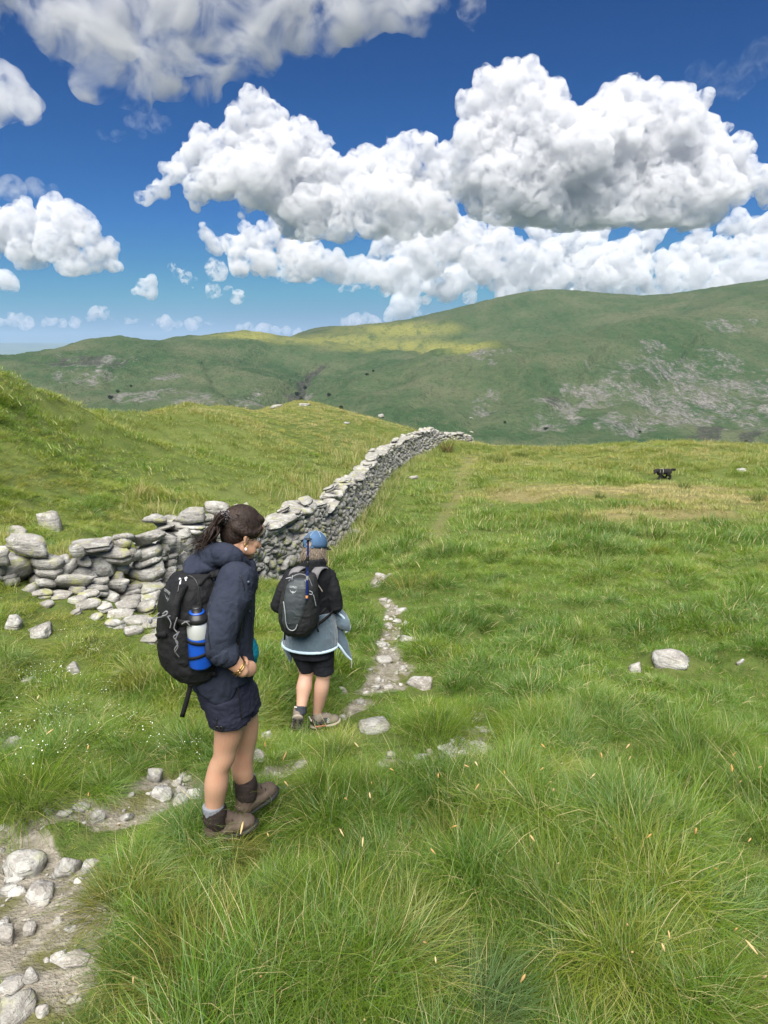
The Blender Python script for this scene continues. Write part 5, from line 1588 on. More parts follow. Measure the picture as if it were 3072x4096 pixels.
    # shoes
    SHG = cloth("grey_brown_mesh", (.125, .105, .088), (.17, .145, .12), wr=120); SHD = cloth("dark_mesh", (.03, .028, .03), wr=120)
    PALES = plain("dusty_sole", (.27, .235, .19), .9)
    d = np.array([.93, .36, .0]); hb = P(311.0, 729.5, .0); hb[2] = max(hb[2], gh(hb[0], hb[1]) + .01)
    FEET.append((hb[0] + .1, hb[1] + .03, .13)); FEET.append((hb[0] + .2, hb[1] + .05, .08)); FEET.append((P(298, 728)[0], P(298, 728)[1], .12))
    U_, S_ = boot(hb, d, .26, .085, u)
    so = kid("shoe", fuse(U_, .006, 3), SHG, body); kid("sole", fuse(S_, .006, 1), PALES, so)
    kid("heel_panel", fuse([tube([hb + d * .045 + u * .055, hb + d * .12 + u * .06], [.049, .045])], .006, 2), SHD, so)
    kid("heel_band", simple([tube([hb - d * .004 + u * .085 + np.array([.0, 0, 0]) + np.cross(d, u) * s for s in (-.036, 0, .036)], [.006] * 3, n=6)]), plain("cream_band", (.5, .46, .40), .8), so)
    kid("red_flash", simple([tube([hb + d * .03 + np.cross(d, u) * .047 + u * .03, hb + d * .11 + np.cross(d, u) * .047 + u * .026], [.008, .007], n=6)]), plain("faded_red", (.30, .10, .075), .8), so)
    mk = hb + d * .135 + np.cross(d, u) * .045 + u * .062
    kid("ring_mark", simple([tube([mk + (d * math.cos(a) + u * math.sin(a)) * .009 + u * dz for a in np.linspace(0, 6.28, 9)], [.002] * 9, n=5, caps=False, sub=1) for dz in (-.009, .010)]), PRINTW, so)
    ht, toe = P(298.3, 714, -.15), P(297.3, 729, -.03)
    d2 = toe - ht; L2 = np.linalg.norm(d2); d2 /= L2
    upv = np.array([.05, .75, .65]); upv -= d2 * (upv @ d2); upv /= np.linalg.norm(upv)
    U_, S_ = boot(ht - upv * .04 - d2 * .02, d2, .25, .095, upv)
    so = kid("shoe", fuse(U_, .006, 3), SHG, body); kid("sole", fuse(S_, .006, 1), PALES, so)
    tread = []
    side2 = np.cross(d2, upv)
    for q in range(5):
        for s in (-1, 1):
            c = ht - upv * .040 + d2 * (.015 + q * .042) + side2 * s * .023
            tread.append(ell(c, (.017, .010, .014), frame(tuple(side2))))
    kid("tread", simple(tread), SHD, so)
    kid("heel_band", simple([tube([ht - d2 * .022 + upv * .045 + side2 * s for s in (-.034, 0, .034)], [.006] * 3, n=6)]), plain("cream_band", (.5, .46, .40), .8), so)
    DSOCK = cloth("charcoal_sock", (.030, .034, .042), wr=200)
    for a_, b_ in ((P(318, 721, .05), P(317, 713.5, .045)), (P(300.5, 714, -.12), P(301.2, 706, -.095))):
        kid("sock", folds(fuse([tube([a_, b_], [.046, .0425], caps=False)], .005, 2), .003, .02, 161), DSOCK, body)
    # ---------------- grey pack
    GP = cloth("charcoal_nylon", (.032, .039, .043), (.042, .050, .054), rough=.6, wr=14, bumpd=.007, spec=.4)
    GD = cloth("dark_nylon", (.016, .0165, .0175), (.022, .023, .024), rough=.65, wr=16, bumpd=.007)
    rs = [(P(303.5, 573.5, -.20), .045, .085), (P(302.5, 577, -.20), .075, .105), (P(301, 585, -.215), .10, .125), (P(299.5, 598, -.225), .112, .138), (P(298.8, 610, -.225), .115, .148), (P(298.5, 621, -.22), .11, .145), (P(298, 629, -.215), .095, .12), (P(297, 634, -.205), .06, .08)]
    pk = fuse([rings(rs, f, r, p=2.5)], .006, 3); folds(pk, .006, .1, 171); folds(pk, .002, .03, 172)
    pack = root_mesh("backpack", pk, GD, Vector(P(298, 635, -.21)), "charcoal grey backpack with pale piping worn by the walker in the blue cap", "backpack")
    fr = [(P(299.5, 579, -.285), .03, .06), (P(297.5, 587, -.305), .04, .085), (P(295.5, 600, -.318), .04, .088), (P(293.5, 612, -.316), .04, .084), (P(292, 622, -.306), .035, .075), (P(291.5, 628, -.295), .025, .055)]
    fp = fuse([rings(fr, f, r, p=2.5)], .005, 3); folds(fp, .003, .07, 175)
    kid("front_panel", fp, GP, pack)
    PIP = plain("pale_piping", (.26, .28, .29), .6)
    kid("piping", simple([tube(smoothpts([P(283.5, 602, -.345), P(285, 612, -.355), P(286, 623, -.345), P(288.5, 629, -.338), P(293, 630.5, -.335), P(296.5, 627, -.34), P(298.5, 615, -.352), P(301, 601, -.352)], 4), [.0042] * 29, n=6, sub=1)]), PIP, pack)
    kid("side_pocket", folds(fuse([tube([P(313, 604, -.22), P(313, 618, -.215), P(309, 628, -.20)], [.075, .08, .06], flat=(r, .5))], .006, 3), .006, .05, 177), GD, pack)
    kid("zip", simple([tube(smoothpts([P(289, 581, -.30), P(293, 576.5, -.29), P(300, 574, -.28), P(308, 577, -.285), P(312, 586, -.29)], 4), [.004] * 17, n=6, sub=1)]), GREYC, pack)
    kid("zip_pull", simple([tube([P(290.5, 577.5, -.31), P(286, 578.5, -.31)], [.005, .003], n=6), tube([P(292.5, 576, -.31), P(292, 579.5, -.315)], [.004, .003], n=6), tube([P(305, 580, -.33), P(307, 584, -.335)], [.0035, .003], n=6)]), PIP, pack)
    kid("lash_loop", simple([tube([P(309.5, 591, -.34), P(312, 592, -.34), P(312, 594.5, -.34), P(309.5, 594, -.34)], [.003] * 4, n=6), tube([P(313.5, 595, -.33), P(315, 601, -.32), P(316, 606, -.31)], [.003] * 3, n=6)]), PIP, pack)
    SG = cloth("grey_mesh_strap", (.125, .12, .125), (.16, .155, .16), wr=60)
    for pts in ([P(313, 581, -.19), P(315.5, 573, -.185), P(319, 568.5, -.14), P(323.5, 568, -.06), P(327, 572, .05)], [P(292, 579, -.19), P(294, 572.5, -.175), P(299, 568.5, -.14), P(304, 567.5, -.06), P(306, 572, .08)]):
        kid("shoulder_strap", simple([ribbon(smoothpts(pts, 5), .062, .014, r)]), SG, pack)
    kid("load_strap", simple([ribbon(smoothpts([P(314, 580, -.17), P(318, 585, -.165), P(322.5, 592, -.15)], 4), .010, .003, r)]), plain("cream_strap", (.40, .36, .31), .8), pack)
    kid("grab_loop", simple([tube([P(304.5, 573, -.20), P(307, 569.5, -.20), P(311, 571, -.20)], [.006] * 3, n=8)]), WEB, pack)
    kid("hip_belt", simple([ribbon(smoothpts([P(315, 625, -.20), P(321, 622, -.19), P(328, 616.5, -.17), P(333, 611, -.10)], 4), .024, .006, u), ribbon([P(318, 622, -.22), P(317, 628, -.22), P(318.5, 632, -.225)], .014, .003, r), ribbon([P(316, 615, -.20), P(322, 613, -.19), P(326, 608, -.18)], .016, .004, u)]), WEB, pack)
    kid("hanging_strap", simple([ribbon([P(285, 630, -.18), P(284.5, 640, -.19)], .016, .003, r)]), WEB, pack)
    nrm = np.array([-.2, -.97, .1])
    fpn = [o for o in bpy.data.objects if o.parent == pack and o.name.startswith("front_panel")]
    for o in (emblem(pack, "printed_word", P(292, 589, -.362), r, u, -f, .0185, "OSPREY", PRINTW, .03), bird(pack, P(292, 592, -.365), r, u, -f, .028, PRINTW),
              emblem(pack, "printed_word", P(290.5, 624.6, -.348), r, u, -f, .011, "DAYLITE", PRINT)):
        drape(o, [pack] + fpn, -f)
    # ---------------- trekking pole stowed upright on the pack
    PB = plain("dark_blue_enamel", (.006, .014, .095), .3, .5)
    t0, t1 = P(306.8, 599, -.36), P(308.3, 534, -.33)
    ax = t1 - t0
    def pp(q): return t0 + ax * q
    pole = root_mesh("trekking_pole", simple([tube([pp(0), pp(.42)], [.0095, .0095], n=12), tube([pp(.42), pp(.97)], [.0082, .0075], n=12)]), PB, Vector(t0), "dark blue trekking pole stowed tip up on the charcoal pack", "trekking pole")
    kid("clamp", simple([tube([pp(.52), pp(.57)], [.0125, .0125], n=12)]), BLACKP, pole); kid("clamp", simple([tube([pp(.60), pp(.655)], [.0115, .0115], n=12)]), BLACKP, pole)
    kid("basket", simple([tube([pp(.915), pp(.922), pp(.93)], [.012, .030, .027], n=16, caps=False, sub=1), tube([pp(.90), pp(.945)], [.011, .009], n=12)]), BLACKP, pole)
    kid("tip", simple([tube([pp(.94), pp(.985), pp(1.02)], [.010, .007, .003], n=10)]), plain("tip_plastic", (.10, .11, .12), .5), pole)
    kid("printed_band", simple([tube([pp(.30), pp(.36)], [.0099, .0099], n=12)]), PRINT, pole); kid("printed_band", simple([tube([pp(.02), pp(.05)], [.0102, .0102], n=12)]), plain("orange_band", (.5, .22, .08), .5), pole)
far_walker()

# ------------------------------------------------------------------ the dog
def dog():
    Y0 = Gp(664, 479.5).y
    k = mm(664, 475, Y0)
    gp = Gp(664, 479.5)
    def P(px, py, dy=0.0):
        p = np.array(W(px, py, Y0 + dy)); return p
    FEET.extend([(gp.x + a_, gp.y + b_, .42) for a_ in (-.4, -.1, .2, .45) for b_ in (-1.2, -.8, -.4, 0, .2)])
    parts = [tube([P(659.2, 472.6, -.04), P(661, 471.9), P(664.5, 471.6, .02), P(668, 471.4, .04), P(669.6, 472, .04)], [.095, .118, .105, .100, .075]),
             tube([P(660.5, 471.2, -.02), P(657.3, 470.6, -.10), P(655.9, 471.2, -.14)], [.085, .072, .07]), ell(P(655.6, 471.2, -.15), (.074, .075, .074)), tube([P(655.2, 472, -.20), P(654.6, 473.0, -.26)], [.042, .034]),
             tube([P(659.4, 473, -.06), P(660.1, 475.4, -.07), P(659.8, 477.4, -.08), P(659.4, 479.2, -.09), P(658.8, 479.5, -.12)], [.066, .050, .042, .040, .040]),
             tube([P(660.8, 473, .07), P(661.6, 475.2, .07), P(663.2, 476.3, .07), P(664.2, 476.9, .07)], [.055, .038, .028, .026]),
             tube([P(669, 472.3, -.03), P(668.6, 474.4, -.04), P(670.2, 476, -.03), P(669.9, 478.0, -.03), P(669.2, 478.4, -.05)], [.085, .060, .042, .040, .040]),
             tube([P(668.2, 472.6, .11), P(667, 474.8, .11), P(666.6, 476.2, .11), P(664.8, 476.9, .11)], [.075, .045, .030, .026]),
             tube([P(669.6, 470.8, .04), P(671.6, 469.8, .06), P(674, 469.6, .08), P(676, 469.9, .09)], [.035, .04, .055, .012], flat=((0, 1, 0), .4))]
    for s in (-1, 1):
        parts.append(tube([P(656.2 + s * 1.5, 470.4, -.15 - s * .01), P(656.2 + s * 1.9, 472.2, -.16), P(656.1 + s * 1.9, 473.6, -.16)], [.028, .036, .018], flat=((1, 0, 0), .5)))
    me = fuse(parts, .011, 2); folds(me, .014, .06, 181)
    t = NT("black_curly_coat")
    n = t.noise(60, t.obj(), 4, .7)
    t.princ(t.mix(n, (.006, .0058, .0056), (.018, .017, .016)), .75, .25, t.bump(n, 1, .02))
    d = root_mesh("dog", me, t.m, Vector((gp.x, gp.y, gp.z)), "small black curly coated dog with a pale harness trotting over brown grass", "dog")
    H_ = plain("pale_harness", (.55, .52, .42), .8)
    c = P(662.3, 471.9, .01)
    ring = [c + np.array([.012 * math.sin(a) + .01 * math.cos(a), .125 * math.sin(a), .128 * math.cos(a)]) for a in np.linspace(0, 6.283, 21)]
    h = kid("harness", simple([tube(ring, [.0055] * 21, n=6, caps=False, sub=1, flat=((0, 1, 0), .6))]), H_, d)
    c2 = P(659.5, 471.6, -.05)
    kid("chest_strap", simple([tube([c + np.array([0, -.04, .128]), c2 + np.array([.02, -.02, .11]), c2 + np.array([-.0, -.085, .05]), c2 + np.array([-.01, -.095, -.02])], [.005] * 4, n=6)]), H_, h)
    kid("nose", simple([ell(P(654.3, 472.9, -.29), (.016, .014, .012))]), BLACKP, d)
    for s in (-1, 1): kid("eye", simple([ell(P(655.0 + s * .75, 471.3, -.215), (.008,) * 3)]), plain("dark_eye", (.03, .018, .01), .1), d)
dog()
# ------------------------------------------------------------------ grass
def clump(seed, n, rad, ln, width, lean, curl, segs=3, spread=.35, straw=.06, bias=0.0):
    g = np.random.default_rng(seed)
    V, Fc, T, B = [], [], [], []
    k = 0
    for i in range(n):
        r = rad * math.sqrt(g.random()); a = g.uniform(0, 2 * math.pi)
        x0, y0 = r * math.cos(a), r * math.sin(a)
        L = ln * g.uniform(1 - spread, 1 + spread)
        da = a + g.normal() * .9
        if g.random() < bias: da = g.normal() * .5
        le = abs(lean * (.4 + r / rad) + g.normal() * .16); cu = curl * g.uniform(.3, 1.6)
        dx, dy = math.cos(da), math.sin(da)
        wx, wy = -dy, dx
        ang = le; p = np.array([x0, y0, -.02])
        w0 = width * g.uniform(.7, 1.3)
        bl = g.random()
        b = .96 if g.random() < straw else bl * .9
        tw = g.uniform(-.8, .8)
        for q in range(segs + 1):
            t = q / segs
            w = w0 * (1 - t) ** .75 * .5
            c, s2 = math.cos(tw), math.sin(tw)
            ox, oy = (wx * c + dx * s2) * w, (wy * c + dy * s2) * w
            if q < segs:
                V += [(p[0] - ox, p[1] - oy, p[2]), (p[0] + ox, p[1] + oy, p[2])]; T += [t, t]; B += [b, b]
            else:
                V.append(tuple(p)); T.append(1); B.append(b)
            st = L / segs
            p = p + np.array([dx * math.sin(ang), dy * math.sin(ang), math.cos(ang)]) * st
            ang += cu / segs * (1 + t)
        for q in range(segs - 1):
            a0 = k + 2 * q
            Fc += [(a0, a0 + 1, a0 + 3), (a0, a0 + 3, a0 + 2)]
        a0 = k + 2 * (segs - 1)
        Fc.append((a0, a0 + 1, a0 + 2))
        k = len(V)
    me = mesh_from("tuft", np.array(V), np.array(Fc), True)
    fattr(me, "along", T); fattr(me, "blade", B)
    return me

def grass_mat(name, dull=0.0):
    t = NT(name)
    ti = t.attr("tint", 'INSTANCER'); al = t.attr("along"); bl = t.attr("blade")
    f = t.math('ADD', ti, t.math('MULTIPLY', t.math('SUBTRACT', bl, .5), .30))
    c = t.ramp(f, [(.0, (.044, .100, .013)), (.2, (.074, .166, .013)), (.42, (.128, .218, .013)), (.62, (.205, .238, .028)), (.8, (.31, .28, .075)), (1, (.46, .38, .18))])
    blue = t.mix(t.map(t.math('FRACT', t.math('MULTIPLY', ti, 7.3)), .55, .9, 0, .55), c, (.115, .195, .062))
    c = t.mix(t.map(bl, .92, .95), blue, (.50, .43, .21))
    c = t.mix(t.map(al, .55, 1, 0, .3), c, (.34, .33, .09))
    d = t.n("BsdfDiffuse"); t.l(c, d.inputs[0])
    tr = t.n("BsdfTranslucent"); t.l(t.mix(.5, c, (.16, .26, .01)), tr.inputs[0])
    gl = t.n("BsdfGlossy"); gl.inputs['Roughness'].default_value = .42; gl.inputs[0].default_value = (.75, .82, .8, 1)
    m1 = t.n("MixShader"); m1.inputs[0].default_value = .40; t.l(d.outputs[0], m1.inputs[1]); t.l(tr.outputs[0], m1.inputs[2])
    m2 = t.n("MixShader"); m2.inputs[0].default_value = .03; t.l(m1.outputs[0], m2.inputs[1]); t.l(gl.outputs[0], m2.inputs[2])
    t.l(m2.outputs[0], t.out.inputs[0])
    return t.m
GRASS = grass_mat("grass_blades")

def scatter(name, protos, P, rot, scl, pick, tint, label, mat):
    col = bpy.data.collections.new(name + "_kinds")
    for k, me in enumerate(protos):
        if not len(me.materials): me.materials.append(mat)
        col.objects.link(bpy.data.objects.new("%s_%02d" % (name, k), me))
    me = bpy.data.meshes.new(name)
    me.vertices.add(len(P)); me.vertices.foreach_set("co", np.asarray(P, np.float32).ravel())
    a = me.attributes.new("rot", 'FLOAT_VECTOR', 'POINT'); a.data.foreach_set("vector", np.asarray(rot, np.float32).ravel())
    a = me.attributes.new("scl", 'FLOAT_VECTOR', 'POINT'); a.data.foreach_set("vector", np.asarray(scl, np.float32).ravel())
    a = me.attributes.new("pick", 'INT', 'POINT'); a.data.foreach_set("value", np.asarray(pick, np.int32))
    a = me.attributes.new("tint", 'FLOAT', 'POINT'); a.data.foreach_set("value", np.asarray(tint, np.float32))
    o = link(name, me)
    ng = bpy.data.node_groups.new(name, 'GeometryNodeTree')
    ng.interface.new_socket("Geometry", in_out='INPUT', socket_type='NodeSocketGeometry')
    ng.interface.new_socket("Geometry", in_out='OUTPUT', socket_type='NodeSocketGeometry')
    gi, go = ng.nodes.new("NodeGroupInput"), ng.nodes.new("NodeGroupOutput")
    ip = ng.nodes.new("GeometryNodeInstanceOnPoints")
    ci = ng.nodes.new("GeometryNodeCollectionInfo"); ci.inputs[0].default_value = col
    ci.inputs['Separate Children'].default_value = True; ci.inputs['Reset Children'].default_value = True
    def na(nm, ty):
        q = ng.nodes.new("GeometryNodeInputNamedAttribute"); q.data_type = ty; q.inputs[0].default_value = nm
        return q.outputs[0]
    L = ng.links.new
    L(gi.outputs[0], ip.inputs['Points']); L(ci.outputs[0], ip.inputs['Instance'])
    ip.inputs['Pick Instance'].default_value = True
    L(na("pick", 'INT'), ip.inputs['Instance Index'])
    L(na("rot", 'FLOAT_VECTOR'), ip.inputs['Rotation']); L(na("scl", 'FLOAT_VECTOR'), ip.inputs['Scale'])
    L(ip.outputs[0], go.inputs[0])
    md = o.modifiers.new("spread", 'NODES'); md.node_group = ng
    return tag(o, label, kind="stuff")

def left_of_wall(x, y):
    """1 behind the wall"""
    wx_ = np.interp(y, LINE[:, 1], LINE[:, 0] - .3, left=-99)
    out = (x < wx_) & (y > LINE[0, 1])
    return np.where(y < LINE[0, 1], np.where(x < LINE[0, 0], (y > 7.3).astype(float), 0.0), out.astype(float))

def in_wall(x, y):
    d = seg_dist(x, y, [(q[0] - .28, q[1], 1.0) for q in LINE])
    a = (d < .36)
    b = (x < LINE[0, 0] + .1) & (y > 6.72 + .12 * (x + 4)) & (y < 7.5) & (x > -6)
    return a | b

def spread(n, y0, y1, side=1.25, seed=0):
    """points over the sector in view (and a step to each side), even in area"""
    g = np.random.default_rng(seed)
    r = np.sqrt(g.uniform(y0 ** 2, y1 ** 2, n)); s_ = g.uniform(-.60, .60, n) if True else None
    x = r * s_ * 1.05 + g.uniform(-side, side, n) * .5
    return x, r, g

def tint_of(x, y, g):
    t = .34 + .20 * fbm(x * .45, y * .45, octv=3, seed=301) + .16 * fbm(x * 1.9, y * 1.9, octv=2, seed=302) + g.normal(size=len(x)) * .045
    t += .19 * smooth(-.2, -1.6, x) * (1 - smooth(8, 11, y)) * smooth(3.6, 4.6, y)
    lw = left_of_wall(x, y)
    t += lw * (.20 + .10 * fbm(x * .3, y * .3, octv=3, seed=305))
    t += .20 * smooth(22, 36, y) + .10 * smooth(14, 24, y)
    t -= .05 * smooth(4, 6, y) * (1 - smooth(12, 18, y)) * smooth(.3, 1.2, x)
    t += .48 * brown_w(x, y) + .10 * smooth(15, 22, y) * smooth(3, 7, x) + .14 * track_w(x, y)
    return np.clip(t, .02, 1)

def place(x, y, g, keep_path=.04, rockpad=1.0):
    pw = path_w(x, y)
    k = g.random(len(x)) > np.clip(pw * 1.5, 0, 1 - keep_path)
    k &= ~in_wall(x, y)
    for rx, ry, a, b in RPOS:
        k &= ((x - rx) / (a * rockpad)) ** 2 + ((y - ry) / (b * rockpad)) ** 2 > 1
    for (fx, fy, r_) in FEET:
        k &= np.hypot(x - fx, y - fy) > r_
    return k


def short_by_rock(x, y):
    s_ = np.ones(len(x))
    for rx, ry, a, b in RPOS:
        d = np.hypot((x - rx) / (a + .06), (y - (ry - b * .6)) / (b + .16))
        s_ = np.minimum(s_, .30 + .7 * smooth(.8, 1.9, d))
    pw = np.max([path_w(x, y), .95 * path_w(x, y + .15), .8 * path_w(x, y + .32), .45 * path_w(x, y + .5)], axis=0)
    return s_ * (1 - .62 * smooth(.05, .55, pw)) * (1 - .62 * track_w(x, y))

def layer(name, n, y0, y1, protos, hmin, hmax, wmul, label, seed, rocks=1.0, tall_noise=True, tintoff=0.0, prob=None, lieS=1.0):
    x, y, g = spread(n, y0, y1, seed=seed)
    k = place(x, y, g, .12 if name == 'short_grass' else .04, rockpad=rocks)
    if prob is not None: k &= g.random(len(x)) < prob(x, y)
    x, y = x[k], y[k]
    z = ground_h(x, y)
    tf = tussock(x, y)
    sc = (hmin + (hmax - hmin) * tf) * g.uniform(.75, 1.25, len(x)) * short_by_rock(x, y)
    sc *= (1 - .45 * brown_w(x, y)) * (1 - .35 * left_of_wall(x, y))
    lie = 3.6 * fbm(x * .55 / lieS, y * .55 / lieS, octv=2, seed=77) * 2 - .9 + g.normal(size=len(x)) * .8
    tl = .16 + .30 * tf * g.random(len(x))
    ca, sa = np.cos(lie), np.sin(lie)
    rot = np.zeros((len(x), 3))
    for q in range(len(x)):
        e_ = (Matrix.Rotation(tl[q], 3, Vector((-sa[q], ca[q], 0))) @ Matrix.Rotation(lie[q], 3, 'Z')).to_euler()
        rot[q] = e_[:]
    scl = np.c_[np.full(len(x), wmul) * (.6 + .4 * sc), np.full(len(x), wmul) * (.6 + .4 * sc), sc]
    ti = tint_of(x, y, g) + tintoff - .06 * (tf - .5)
    return scatter(name, protos, np.c_[x, y, z - .01], rot, scl, g.integers(0, len(protos), len(x)), np.clip(ti, .01, 1), label, GRASS)

for a_, b_, r_ in ((372,738,.22),(360,742,.16),(388,742,.16),(375,722,.2),(395,770,.14),(425,775,.15),(455,770,.14),(425,760,.22),(450,756,.22),(470,752,.2),(482,745,.18),(480,732,.18),(480,718,.14),(400,768,.2),(430,772,.22),(455,768,.2),(475,760,.2),(421,690,.16),(384,668,.1),(674,664,.15)):
    q_ = G0(a_, b_); FEET.append((q_.x, q_.y, r_))
for a_ in range(388, 500, 12):
    for b_ in (752, 764, 775):
        q_ = G0(a_, b_); FEET.append((q_.x, q_.y, .13))
for a_ in range(120, 205, 12):
    for b_ in (812, 822):
        q_ = G0(a_, b_); FEET.append((q_.x, q_.y, .05))
NEARP = [clump(600 + k, 80, .085, .27, .0027, .45, [1.2, 1.8, 2.4][k % 3], 4, straw=.09, bias=.55) for k in range(8)]
TURFP = [clump(620 + k, 60, .10, .10, .0028, .5, 1.2, 3, straw=.06, bias=.4) for k in range(5)]
MIDP = [clump(640 + k, 70, .15, .19, .0050, .45, 1.4, 3, straw=.08, bias=.5) for k in range(6)]
FARP = [clump(660 + k, 60, .30, .18, .010, .4, 1.1, 2, straw=.10, bias=.5) for k in range(6)]

def tufts(name, ncent, y0, y1, protos, per, rad, hmin, hmax, wmul, label, seed):
    """grass grown in tussocks: every tuft falls outwards from its own middle"""
    cx, cyy, g = spread(ncent, y0, y1, seed=seed)
    tf = tussock(cx, cyy)
    k = place(cx, cyy, g, rockpad=.9) & (g.random(ncent) < .35 + .65 * tf)
    cx, cyy, tf = cx[k], cyy[k], tf[k]
    ct = tint_of(cx, cyy, g) + g.normal(size=len(cx)) * .11 + .16 * smooth(.35, .9, g.random(len(cx))) * smooth(.0, .5, fbm(cx * .8, cyy * .8, octv=2, seed=311))
    ch = (hmin + (hmax - hmin) * tf) * g.uniform(.6, 1.35, len(cx))
    cr = rad * g.uniform(.55, 1.4, len(cx))
    lie = 3.0 * fbm(cx * .5, cyy * .5, octv=2, seed=77) * 2 - .6
    n_ = g.integers(per[0], per[1], len(cx))
    idx = np.repeat(np.arange(len(cx)), n_)
    a = g.uniform(0, 6.283, len(idx)); q = np.sqrt(g.random(len(idx)))
    x = cx[idx] + np.cos(a) * q * cr[idx]; y = cyy[idx] + np.sin(a) * q * cr[idx]
    k = place(x, y, g, rockpad=.95)
    x, y, a, q, idx = x[k], y[k], a[k], q[k], idx[k]
    z = ground_h(x, y) + .05 * (1 - q ** 2) * ch[idx]
    sc = ch[idx] * g.uniform(.75, 1.2, len(x)) * (1.1 - .35 * q) * short_by_rock(x, y)
    rot = np.zeros((len(x), 3))
    for m in range(len(x)):
        t1 = Matrix.Rotation((.15 + .75 * q[m]) * .75, 3, Vector((-math.sin(a[m]), math.cos(a[m]), 0)))
        l_ = lie[idx[m]]
        t2 = Matrix.Rotation(.22, 3, Vector((-math.sin(l_), math.cos(l_), 0)))
        rot[m] = (t2 @ t1 @ Matrix.Rotation(a[m] + g.normal() * .5, 3, 'Z')).to_euler()[:]
    ti = np.clip(ct[idx] + g.normal(size=len(x)) * .03, .01, 1)
    return scatter(name, protos, np.c_[x, y, z - .012], rot, np.c_[wmul * (.6 + .4 * sc), wmul * (.6 + .4 * sc), sc], g.integers(0, len(protos), len(x)), ti, label, GRASS)

tufts("grass", 560, 1.4, 5.4, NEARP, (6, 13), .15, .45, 1.15, 1.0, "long fine grass in soft tussocks on the near slope", 1)
layer("short_grass", 6200, 1.4, 6.5, TURFP, .65, 1.25, 1.0, "short turf between the tussocks and along the path", 2, rocks=.9)
tufts("field_tussocks", 1100, 5.0, 15, MIDP, (5, 10), .22, .35, 1.15, 1.0, "tussocks of the middle field on both sides of the path", 5)
layer("field_grass", 8500, 4.8, 14.5, MIDP, .30, .75, 1.0, "short grass of the middle field", 3, lieS=1.6)
layer("far_grass", 26000, 12.5, 52, FARP, .35, 1.3, 1.0, "paler grass of the far field up to the brow", 4, lieS=3)

# ------------------------------------------------------------------ gravel on the trodden path
def gravel():
    x, y, g = spread(60000, 1.5, 14, seed=50)
    w = path_w(x, y)
    sp_ = 1 - smooth(.3, 1.0, seg_dist(x, y, SPUR))
    k = g.random(len(x)) < np.clip(w - .25, 0, 1) * (.38 + .45 * sp_)
    for (fx, fy, r_) in FEET: k &= np.hypot(x - fx, y - fy) > r_
    x, y, sp_ = x[k], y[k], sp_[k]
    s_ = np.exp(g.normal(size=len(x)) * .75) * .012 * (1 + .8 * sp_)
    s_ = np.clip(s_, .004, .065)
    rot = np.c_[g.normal(size=len(x)) * .3, g.normal(size=len(x)) * .3, g.uniform(0, 6.28, len(x))]
    scl = np.c_[s_, s_ * g.uniform(.6, 1, len(x)), s_ * g.uniform(.35, .7, len(x))]
    pr = [mesh_from("chip", *rock_shape(700 + q, ICO1, 6, .85, .05, 0), False) for q in range(8)]
    scatter("gravel", pr, np.c_[x, y, ground_h(x, y) + .002], rot, scl, g.integers(0, 8, len(x)), g.random(len(x)), "pale stone chips strewn over the trodden path", PALE)
gravel()
def pebbles():
    x, y, g = spread(60000, 3.8, 6.2, seed=51)
    d = np.minimum(seg_dist(x, y, SPUR), 9)
    w = np.exp(-(d / .6) ** 2) * smooth(-.25, .35, fbm(x * 4, y * 4, octv=2, seed=52))
    k = (g.random(len(x)) < w * .6) & (x > -.2) & (x < 1.3)
    x, y = x[k], y[k]
    s_ = np.clip(np.exp(g.normal(size=len(x)) * .5) * .020, .008, .055)
    rot = np.c_[g.normal(size=len(x)) * .35, g.normal(size=len(x)) * .35, g.uniform(0, 6.28, len(x))]
    pr = [mesh_from("pebble", *rock_shape(720 + q, ICO1, 6, .85, .05, 0), False) for q in range(8)]
    scatter("pebbles", pr, np.c_[x, y, ground_h(x, y) + .006], rot, np.c_[s_, s_ * g.uniform(.6, 1, len(x)), s_ * g.uniform(.45, .8, len(x))], g.integers(0, 8, len(x)), g.random(len(x)), "white angular pebbles in the bare strip below the round tussock", PALE)
pebbles()

# ------------------------------------------------------------------ seed heads, flowers
def seed_proto(seed):
    g = np.random.default_rng(seed)
    L_, bend, n = g.uniform(.30, .46), g.uniform(.2, .9), 7
    pts = []; p = np.zeros(3); an = g.uniform(.05, .3)
    for q in range(n):
        pts.append(p.copy()); p = p + np.array([math.sin(an), 0, math.cos(an)]) * L_ / n; an += bend / n
    v1, f1 = tube(pts, [.0011] * n, n=4, sub=1)
    d = np.array([math.sin(an), 0, math.cos(an)]); hl = g.uniform(.022, .042)
    v2, f2 = tube([p - d * hl * .2, p + d * hl * .35, p + d * hl * .75, p + d * hl], [.0016, .0046, .0036, .0008], n=7, sub=2)
    me = simple([(v1, f1), (v2, f2)])
    fattr(me, "blade", np.r_[np.zeros(len(v1)), np.ones(len(v2))])
    return me
t = NT("ripe_seed_heads")
hd = t.mix(t.attr("tint", 'INSTANCER'), (.36, .20, .06), (.42, .35, .19))
t.princ(t.mix(t.attr("blade"), (.20, .21, .06), hd), .8, .1)
SEEDM = t.m
x, y, g = spread(620, 1.5, 3.7, seed=61)
pr_ = .10 + .9 * smooth(-.1, .5, fbm(x * 1.1, y * 1.1, octv=2, seed=62)) * smooth(-.7, .2, x) * (1 - .85 * smooth(2.5, 3.6, y))
k = place(x, y, g) & (g.random(len(x)) < pr_)
x, y = x[k], y[k]
rot = np.c_[g.normal(size=len(x)) * .18, g.normal(size=len(x)) * .18, g.uniform(0, 6.28, len(x))]
s_ = g.uniform(.6, 1.0, len(x))
